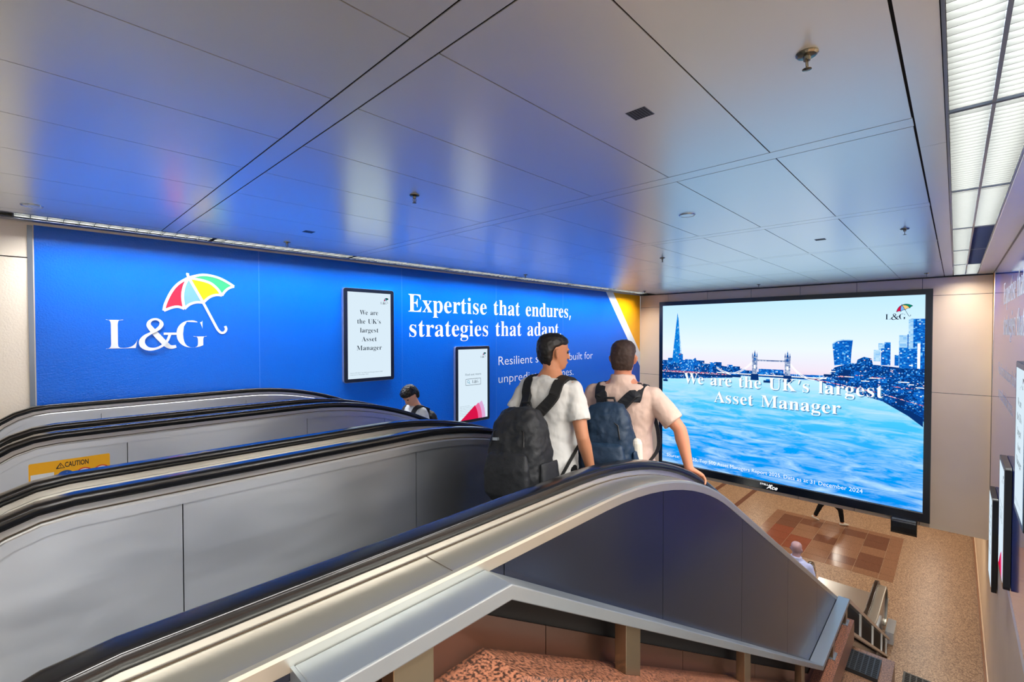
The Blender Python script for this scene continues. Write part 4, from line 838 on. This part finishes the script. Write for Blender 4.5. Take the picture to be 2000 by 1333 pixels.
def skin_over(mb, name, material, parent, voxel, xf, smooth=6, disp=None):
    """close the pieces into one continuous surface"""
    o = mb.build(name, material, None, xf=xf)
    r = o.modifiers.new('r', 'REMESH'); r.mode = 'VOXEL'; r.voxel_size = voxel; r.use_smooth_shade = True
    s = o.modifiers.new('s', 'SMOOTH'); s.factor = .5; s.iterations = smooth
    if disp:
        d = o.modifiers.new('d', 'DISPLACE'); d.texture = disp[0]; d.strength = disp[1]; d.mid_level = .5; d.texture_coords = 'LOCAL'
    dg = bpy.context.evaluated_depsgraph_get(); dg.update()
    me = bpy.data.meshes.new_from_object(o.evaluated_get(dg)); me.name = name
    if parent is not None: me.transform(Matrix.Translation(-Vector(parent.location)))
    me.materials.clear(); me.materials.append(material)
    for p in me.polygons: p.use_smooth = True
    bpy.data.objects.remove(o); q = bpy.data.objects.new(name, me); COL.objects.link(q); q.parent = parent; return q
HEAD = [(0, .070, .030, .030), (.012, .088, .010, .042), (.035, .094, -.020, .053), (.06, .096, -.060, .061), (.09, .094, -.082, .067), (.12, .092, -.094, .072), (.15, .095, -.099, .075), (.175, .090, -.098, .074), (.198, .072, -.086, .064), (.216, .045, -.060, .046), (.226, .012, -.030, .022)]
HAIR = {'short': [(.020, -.030, -.052, .052), (.045, -.030, -.082, .064), (.075, -.012, -.100, .073), (.11, -.014, -.110, .0795), (.14, .012, -.114, .081), (.160, .080, -.114, .083), (.182, .100, -.112, .081), (.205, .085, -.099, .070), (.225, .055, -.072, .052), (.236, .012, -.030, .022)],
        'crop': [(.035, -.030, -.078, .062), (.075, -.014, -.094, .071), (.11, -.006, -.101, .0765), (.14, .02, -.105, .079), (.160, .072, -.105, .080), (.182, .093, -.104, .078), (.205, .076, -.091, .067), (.223, .048, -.064, .049), (.232, .012, -.030, .022)],
        'mop': [(.020, -.045, -.070, .060), (.05, -.035, -.104, .076), (.08, -.015, -.122, .086), (.11, .000, -.130, .094), (.135, .040, -.130, .094), (.155, .096, -.128, .096), (.185, .116, -.122, .094), (.215, .104, -.108, .085), (.240, .072, -.080, .064), (.256, .02, -.03, .028)]}
def hand(mb, W, d, pn, side, curl, s=1.0):
    """W wrist; d along the hand; pn palm normal; side: towards the thumb"""
    W, d, pn = Vector(W), Vector(d).normalized(), Vector(pn); pn = (pn-d*pn.dot(d)).normalized(); sd = Vector(side); sd = (sd-d*sd.dot(d)-pn*sd.dot(pn)).normalized()
    loft(mb, [(W-d*.03*s, pn*.021*s, sd*.027*s, 2), (W, pn*.019*s, sd*.028*s, 2.2), (W+d*.03*s, pn*.016*s, sd*.038*s, 2.6), (W+d*.07*s, pn*.014*s, sd*.043*s, 3), (W+d*.092*s, pn*.011*s, sd*.041*s, 3)], 14)
    for k, (o, L) in enumerate(((.033, .072), (.011, .080), (-.011, .075), (-.033, .060))):
        p = W+d*.080*s+sd*o*s; pts = [p]; t = d+sd*(o*2.2); t.normalize(); c = curl*(1+.1*k)
        for j, f in enumerate((.45, .32, .23)):
            q = math.cos(c*(j+.6)); r_ = math.sin(c*(j+.6)); pts.append(pts[-1]+(t*q+pn*r_)*L*f*s)
        mb.tube(pts, [.0092*s, .0090*s, .0084*s, .0075*s], 8)
    p = W+d*.022*s+sd*.030*s; a = (d*.75+sd*.6+pn*.25).normalized(); b = (d*.95+sd*.15+pn*.35).normalized()
    mb.tube([p-a*.01, p+a*.038*s, p+a*.038*s+b*.032*s, p+a*.038*s+b*.058*s], [.013*s, .0115*s, .0105*s, .0085*s], 8)
def person(label, loc, heading, H, pose, sk, shirt, trousers, shoe, hair=None, hairmat=None, voxel=.009, width=1., group=None, sleeve=.62, collar=None, hem=.84, head=(0, 0), lean=0., headwear=None):
    s = H/1.72; e = empty('person', loc, label, 'person', group)
    xf = Matrix.Translation(Vector(loc)) @ Matrix.Rotation(heading, 4, 'Z') @ Matrix.Scale(s, 4)
    J = dict(hipL=(0, .09, .93), hipR=(0, -.09, .93), kneeL=(.02, .10, .50), kneeR=(.02, -.10, .50), ankL=(-.02, .105, .085), ankR=(-.02, -.105, .085),
             shL=(-.01, .172*width, 1.378), shR=(-.01, -.172*width, 1.378), elL=(-.03, .235*width, 1.12), elR=(-.03, -.235*width, 1.12), wrL=(.06, .235, .875), wrR=(.06, -.235, .875))
    J.update(pose); J = {k: Vector(v) for k, v in J.items() if hasattr(v, '__len__')}
    ln = lambda z: lean*max(0, z-.95)
    X, Y = Vector((1, 0, 0)), Vector((0, 1, 0))
    T = [(.80, .0, .085, .10), (.88, .0, .115, .155), (.95, 0, .118, .162), (1.05, .005, .105, .145), (1.15, .01, .110, .148), (1.25, .012, .122, .168), (1.33, .008, .120, .185), (1.38, .0, .105, .184), (1.415, -.006, .088, .160), (1.44, -.01, .074, .118), (1.465, -.012, .064, .080), (1.50, -.005, .056, .060)]
    def torso(mb, grow, z0, z1, w=1.0, flare=0.):
        rs = []
        zz = [q[0] for q in T]
        lv = [z0]+[q for q in zz if z0 < q < z1]+[z1]
        for z in lv:
            c, a, b = (float(np.interp(z, zz, [q[k] for q in T])) for k in (1, 2, 3)); g = grow+flare*max(0, 1.15-z)
            rs.append(((c+ln(z), 0, z), X*(a+g), Y*(b*(width if z > 1.0 else 1+.5*(width-1))*w+g), 2.5))
        loft(mb, rs, 24)
    # body: torso, neck, head, arms, legs, hands in one surface
    mb = MB(); torso(mb, 0, .80, 1.50)
    nk = Vector((ln(1.5)-.005, 0, 1.47)); yaw, pitch = head
    hm = Matrix.Translation(nk+Vector((.012, 0, .045))) @ Matrix.Rotation(yaw, 4, 'Z') @ Matrix.Rotation(pitch, 4, 'Y')
    hb = hm @ Matrix.Translation((.002, 0, -.015))
    mb.tube([nk+Vector((-.01, 0, -.04)), nk+Vector((0, 0, .03)), hb @ Vector((-.012, 0, .06))], [.064, .056, .056], 16, round_ends=False)
    hx = lambda v: hb @ Vector(v)
    hr = hb.to_3x3()
    loft(mb, [(hx(((f+b)/2, 0, z)), hr @ (X*((f-b)/2)), hr @ (Y*w), 2.15) for z, f, b, w in HEAD], 24)
    mb.tube([hx((.094, 0, .118)), hx((.108, 0, .092)), hx((.113, 0, .080))], [.009, .011, .013], 8)      # nose
    mb.tube([hx((.098, .022, .048)), hx((.104, 0, .049)), hx((.098, -.022, .048))], [.004, .006, .004], 8)  # lips
    mb.tube([hx((.089, .045, .132)), hx((.098, 0, .136)), hx((.089, -.045, .132))], [.006, .007, .006], 8)  # brow
    for q in (1, -1):
        mb.tube([hx((-.008, q*.073, .078)), hx((-.016, q*.082, .098)), hx((-.020, q*.085, .118)), hx((-.006, q*.079, .128))], [.008, .010, .011, .007], 8)
    for L, pn in (('L', Vector((0, -1, 0))), ('R', Vector((0, 1, 0)))):
        sh, el, wr = J['sh'+L]+X*ln(1.4), J['el'+L], J['wr'+L]; sgn = 1 if L == 'L' else -1
        mb.tube([sh, sh.lerp(el, .35), el.lerp(sh, .1), el, el.lerp(wr, .25), el.lerp(wr, .7), wr], [.056, .050, .041, .040, .042, .032, .026], 14)
        hd = Vector(pose.get('hand'+L, (wr-el).normalized())); pn = Vector(pose.get('palm'+L, pn)); th = Vector(pose.get('thumb'+L, (1, 0, 0)))
        hand(mb, wr+hd.normalized()*.015, hd, pn, th, pose.get('curl'+L, .35))
    for L in 'LR':
        h, k, a = J['hip'+L], J['knee'+L], J['ank'+L]
        mb.tube([h, h.lerp(k, .3), k.lerp(h, .12), k, k.lerp(a, .3), k.lerp(a, .75), a], [.086, .080, .058, .054, .056, .040, .036], 14)
        f = Vector(pose.get('foot'+L, (1, 0, -.12))).normalized(); mb.tube([a+Vector((0, 0, -.02))-f*.03, a+Vector((0, 0, -.04))+f*.05, a+Vector((0, 0, -.052))+f*.13], [.034, .034, .024], 12)
    skin_over(mb, 'body', sk, e, voxel*s, xf, 3)
    for q in (1, -1):
        eb = MB(); c = xf @ hx((.081, q*.031, .116)); eb.ball(c, .0125*s, 12); o = eb.build('eye', M['eye'], e, smooth=True)
    if hair:
        mb = MB(); loft(mb, [(hx(((f+b)/2, 0, z)), hr @ (X*((f-b)/2)), hr @ (Y*w), 2.1) for z, f, b, w in HAIR[hair]], 26)
        skin_over(mb, 'hair', hairmat, e, .006*s, xf, 3, (TEXH, .016 if hair == 'mop' else .009))
    # clothes
    mb = MB(); torso(mb, .018, hem, 1.452, 1., .06)
    for L in 'LR':
        sh, el = J['sh'+L]+X*ln(1.4), J['el'+L]; t = sh.lerp(el, sleeve); o = (el-sh).normalized()
        mb.tube([sh-o*.02, sh.lerp(el, .3), t], [.060, .066, .071 if sleeve < .9 else .055], 18, round_ends=False)
        if sleeve > .9:
            wr = J['wr'+L]; mb.tube([t, el.lerp(wr, .5), wr], [.056, .048, .038], 16, round_ends=False)
        mb.ball(sh, .064)
    mb.tube([(-.005+ln(1.45), 0, 1.42), (-.005+ln(1.47), 0, 1.468)], [.088, .071], 20, round_ends=False)
    if collar: mb.tube([(-.008+ln(1.46), 0, 1.45), (-.004+ln(1.5), 0, 1.505)], [.092, .079], 20, round_ends=False)
    skin_over(mb, 'shirt', shirt, e, .009*s, xf, 4, (TEX, .022))
    mb = MB(); torso(mb, .012, .80, 1.0, 1.)
    for L in 'LR':
        h, k, a = J['hip'+L], J['knee'+L], J['ank'+L]
        mb.tube([h, h.lerp(k, .3), k.lerp(h, .12), k, k.lerp(a, .4), a.lerp(k, .06)], [.104, .098, .078, .073, .068, .058], 18, round_ends=False)
    skin_over(mb, 'trousers', trousers, e, .011*s, xf, 4, (TEX, .012))
    for L in 'LR':
        a = J['ank'+L]; f = Vector(pose.get('foot'+L, (1, 0, -.0))); f.normalize(); mb = MB()
        u = Vector((0, 0, 1)); u = (u-f*u.dot(f)).normalized(); sd = f.cross(u); c = a-u*.045
        loft(mb, [(c-f*.075, u*.020, sd*.024, 2.2), (c-f*.06, u*.038, sd*.036, 2.6), (c, u*.040, sd*.041, 2.6), (c+f*.07, u*.034, sd*.047, 2.6), (c+f*.14, u*.024, sd*.044, 2.4), (c+f*.175, u*.012, sd*.026, 2.2)], 16)
        mb.build('shoe', shoe, e, smooth=True, xf=xf)
    return e, xf, hm
def cloth(name, c, c2=None, rough=.85):
    return mat(name, c, rough, 0, spec=.2, bump=((26, 26, 9), .35, .012))
M['eye'] = mat('eye', (30, 24, 22), .2)
M['skin1'] = mat('skin tan', (186, 128, 96), .5, 0, spec=.35); M['skin2'] = mat('skin ruddy', (196, 132, 104), .5, 0, spec=.35); M['skin3'] = mat('skin pale', (214, 160, 134), .5, 0, spec=.35); M['skin4'] = mat('skin pink', (206, 160, 150), .45, 0, spec=.4)
M['hair_black'] = mat('black hair', (20, 18, 19), .45, 0, spec=.4); M['hair_brown'] = mat('short dark brown hair', (62, 48, 44), .6, 0, spec=.3)
M['tee'] = cloth('white cotton', (204, 204, 202)); M['shirt_pink'] = cloth('pale pink shirt', (206, 180, 168)); M['shirt_grey'] = cloth('light grey shirt', (206, 212, 216)); M['shirt_lilac'] = cloth('pale lilac shirt', (208, 208, 232))
M['trousers'] = cloth('black trousers', (16, 17, 20)); M['trousers_navy'] = cloth('navy trousers', (26, 32, 46)); M['dark_top'] = cloth('dark top', (36, 40, 50))
M['shoe_white'] = mat('pale shoe', (214, 208, 196), .5); M['shoe_black'] = mat('black shoe', (18, 18, 20), .4)
M['bag_black'] = mat('black nylon', (33, 35, 39), .6, 0, spec=.35, bump=((22, 22, 22), .5, .01)); M['bag_navy'] = mat('navy nylon', (22, 46, 70), .55, 0, spec=.4, bump=((22, 22, 22), .5, .01)); M['strap'] = mat('dark webbing', (17, 21, 29), .7); M['strap_black'] = mat('black webbing', (13, 14, 16), .7)
# tee man, nearer
p1, x1, h1 = person('person in white t-shirt wearing a big black backpack, head turned right', (2.205, 1.80, zstep(2.4)+.008), R(6), 1.64,
    dict(elL=(-.10, .25, 1.14), wrL=(.10, .21, 1.02), handL=(1, -.2, .1), palmL=(0, -.6, -.6), elR=(-.015, -.255, 1.10), wrR=(.075, -.27, .86), kneeR=(.05, -.10, .5)),
    M['skin1'], M['tee'], M['trousers'], M['shoe_black'], 'short', M['hair_black'], voxel=.0065, head=(R(-32), R(4)), sleeve=.66, hem=.80, lean=.06)
# pink shirt man with his hand on the handrail
loc2 = Vector((2.74, 1.60, zstep(2.8)+.008)); H2 = 1.75
inv = (Matrix.Translation(loc2) @ Matrix.Rotation(R(14), 4, 'Z') @ Matrix.Scale(H2/1.72, 4)).inverted()
wl_ = inv @ Vector((2.80, 1.175, -.835)); elw = inv @ Vector((2.80, 1.235, -.60)); hd_ = inv.to_3x3() @ Vector((.80, -.25, -.55)); up_ = inv.to_3x3() @ Vector((-.35, -.1, -.93)); th_ = inv.to_3x3() @ Vector((.1, 1, 0))
p2, x2, h2 = person('person in pale pink short sleeved shirt with navy backpack holding the handrail', loc2, R(14), H2,
    dict(elR=tuple(elw), wrR=tuple(wl_), handR=tuple(hd_), palmR=tuple(up_), thumbR=tuple(th_), curlR=.5, elL=(-.04, .27, 1.12), wrL=(.09, .26, .90), kneeL=(.05, .10, .5)),
    M['skin2'], M['shirt_pink'], M['trousers_navy'], M['shoe_black'], 'crop', M['hair_brown'], voxel=.0065, width=1.12, head=(R(8), R(2)), sleeve=.80, collar=True, hem=.80)
# youth riding up
p3, x3, h3 = person('person in light grey shirt with bowed black haired head riding up', (3.36, 4.86, zstep(3.6)+.008), R(180), 1.61,
    dict(elR=(.02, -.24, 1.13), wrR=(.20, -.12, .98), elL=(.02, .24, 1.13), wrL=(.20, .12, .98), handR=(1, .3, .1), handL=(1, -.3, .1)),
    M['skin3'], M['shirt_grey'], M['trousers'], M['shoe_white'], 'mop', M['hair_black'], voxel=.009, head=(R(8), R(38)), sleeve=.6, lean=.10)
# bald rider near the bottom
p4, x4, h4 = person('bald person in pale lilac shirt near the bottom of the nearest escalator', (8.34, 1.78, zstep(8.4)+.008), R(0), 1.72, {},
    M['skin4'], M['shirt_lilac'], M['trousers_navy'], M['shoe_black'], None, None, voxel=.011, sleeve=.62, collar=True)
# walker beyond the bulkhead
p5, x5, h5 = person('walking person of whom only black trouser legs show under the screen wall', (17.95, 2.93, ZF+.004), R(-71), 1.72,
    dict(hipL=(0, .085, .90), hipR=(0, -.085, .90), kneeR=(.31, -.08, .48), ankR=(.36, -.08, .09), kneeL=(-.22, .08, .48), ankL=(-.36, .08, .13), footL=(.85, 0, -.45), wrL=(.22, .24, .92), wrR=(-.14, -.24, .90)),
    M['skin1'], M['dark_top'], M['trousers'], M['shoe_white'], 'short', M['hair_black'], voxel=.012, sleeve=.95)
# ------------------------------------------------------------------ backpacks (local frame of the wearer: x forward, z up; z measured on a 1.72 m figure)
def backpack(label, xf, loc, body, strap, c, size, tilt=0, lean=0., shoulder=.105, width=1., top_loop=True, buckle=None, fx=0., drop=-.002):
    W, Hh, D = size; b = empty('backpack', loc, label, 'backpack')
    Q = xf @ Matrix.Translation(c) @ Matrix.Rotation(tilt, 4, 'X') @ Matrix.Rotation(lean, 4, 'Y')
    X, Y = Vector((1, 0, 0)), Vector((0, 1, 0))
    def lo(rs, name, m, vox=.008, d=.012):
        mb = MB(); loft(mb, rs, 24); return skin_over(mb, name, m, b, vox, Q, 5, (TEX, d))
    k = W/2
    lo([((0.0, 0, -Hh/2), X*D*.30, Y*k*.80, 3), ((-.01, 0, -Hh*.46), X*D*.46, Y*k*.96, 3), ((-.012, 0, -Hh*.2), X*D*.52, Y*k, 3), ((-.006, 0, Hh*.12), X*D*.48, Y*k*.95, 3), ((0, 0, Hh*.34), X*D*.40, Y*k*.82, 2.8), ((.006, 0, Hh*.46), X*D*.28, Y*k*.60, 2.5), ((.01, 0, Hh*.5), X*D*.16, Y*k*.36, 2.2)], 'bag_body', body, d=.03)
    lo([((-D*.48, 0, -Hh*.44), X*.028, Y*k*.72, 3), ((-D*.52, 0, -Hh*.38), X*.045, Y*k*.80, 3), ((-D*.53, 0, -Hh*.12), X*.045, Y*k*.80, 3), ((-D*.49, 0, Hh*.02), X*.030, Y*k*.70, 2.6), ((-D*.47, 0, Hh*.05), X*.012, Y*k*.5, 2.2)], 'front_pocket', body, d=.014)
    for q in (1, -1): lo([((0, q*k*.97, -Hh*.44), X*D*.30, Y*.022, 2.6), ((0, q*k*1.02, -Hh*.25), X*D*.34, Y*.030, 2.6), ((0, q*k*1.0, -Hh*.06), X*D*.32, Y*.012, 2.4)], 'side_pocket', body)
    mb = MB(); mb.tube([(-D*.50, -k*.62, Hh*.10), (-D*.42, -k*.55, Hh*.25), (-D*.30, 0, Hh*.36), (-D*.42, k*.55, Hh*.25), (-D*.50, k*.62, Hh*.10)], .004, 8); mb.build('zipper', M['black'], b, xf=Q, smooth=True)
    # straps go from the bag top over the shoulders and back to its lower corners (in the wearer's frame)
    A = Matrix.Translation(c) @ Matrix.Rotation(tilt, 4, 'X') @ Matrix.Rotation(lean, 4, 'Y')
    for q in (1, -1):
        t = A @ Vector((D*.30, q*k*.30, Hh*.40)); l = A @ Vector((D*.2, q*k*.92, -Hh*.38))
        P = catmull([tuple(t), (-.135, q*shoulder*.92*width, t.z+.10), (-.118, q*shoulder*width*1.02, 1.372), (-.085, q*shoulder*width*1.08, 1.425), (-.012, q*shoulder*width*1.12, 1.452), (.060, q*shoulder*width*1.15, 1.430), (.118, q*shoulder*width*1.2, 1.36), (.165, q*.15*width, 1.24), (.13, q*.19*width, 1.10), (.0, q*.205*width, 1.02), tuple(l)], 5)
        P = [p+Vector((fx*max(0, p.z-.95), 0, -drop*max(0, min(1, (p.z-1.3)/.1)))) for p in P]
        V = []; F = []; n = len(P)
        for i, p in enumerate(P):
            tg = (P[min(i+1, n-1)]-P[max(i-1, 0)]).normalized(); out = Vector((p.x, p.y*.4, (p.z-1.25)*1.4)).normalized(); sd = tg.cross(out).normalized(); out = sd.cross(tg).normalized()
            wd = .034 if i < n*.62 else .013; th = .010 if i < n*.62 else .003
            V += [p+sd*wd+out*th, p+sd*wd-out*th, p-sd*wd-out*th, p-sd*wd+out*th]
        for i in range(n-1):
            for j in range(4): F.append((i*4+j, i*4+(j+1) % 4, (i+1)*4+(j+1) % 4, (i+1)*4+j))
        F += [(0, 1, 2, 3), tuple((n-1)*4+j for j in (3, 2, 1, 0))]
        mb = MB(); mb.add(V, F); mb.build('shoulder_strap', strap, b, xf=xf, smooth=False)
    mb = MB(); mb.tube([(D*.26, -.04, Hh*.47), (D*.26, -.03, Hh*.54), (D*.26, .03, Hh*.54), (D*.26, .04, Hh*.47)], .008, 8); mb.build('grab_loop', strap, b, xf=Q, smooth=True)
    mb = MB(); mb.box(-D*.50-.012, -D*.40, k*.30, k*.48, Hh*.16, Hh*.19) if buckle != 'bottle' else mb.tube([(0, -k*1.03, -Hh*.25), (0, -k*1.03, Hh*.02)], [.030, .030], 14); mb.build('buckle' if buckle != 'bottle' else 'bottle_cap', M['alu'] if buckle != 'bottle' else M['shoe_white'], b, xf=Q)
    return b
backpack('large sagging black backpack on the back of the white t-shirt man', x1, (2.02, 1.82, -.70), M['bag_black'], M['strap_black'], (-.275, .02, 1.01), (.40, .56, .27), tilt=R(-6), lean=R(5), fx=.06)
backpack('navy blue backpack with pocket on the pink shirted man', x2, (2.5, 1.58, -.62), M['bag_navy'], M['strap'], (-.235, .02, 1.10), (.34, .50, .22), tilt=R(-3), width=1.06, buckle='bottle', drop=.008)
backpack('small black backpack behind the bowed youth, mostly hidden', x3, (3.5, 4.86, -1.1), M['bag_black'], M['strap_black'], (-.20, 0, 1.14), (.28, .42, .16), fx=.10)
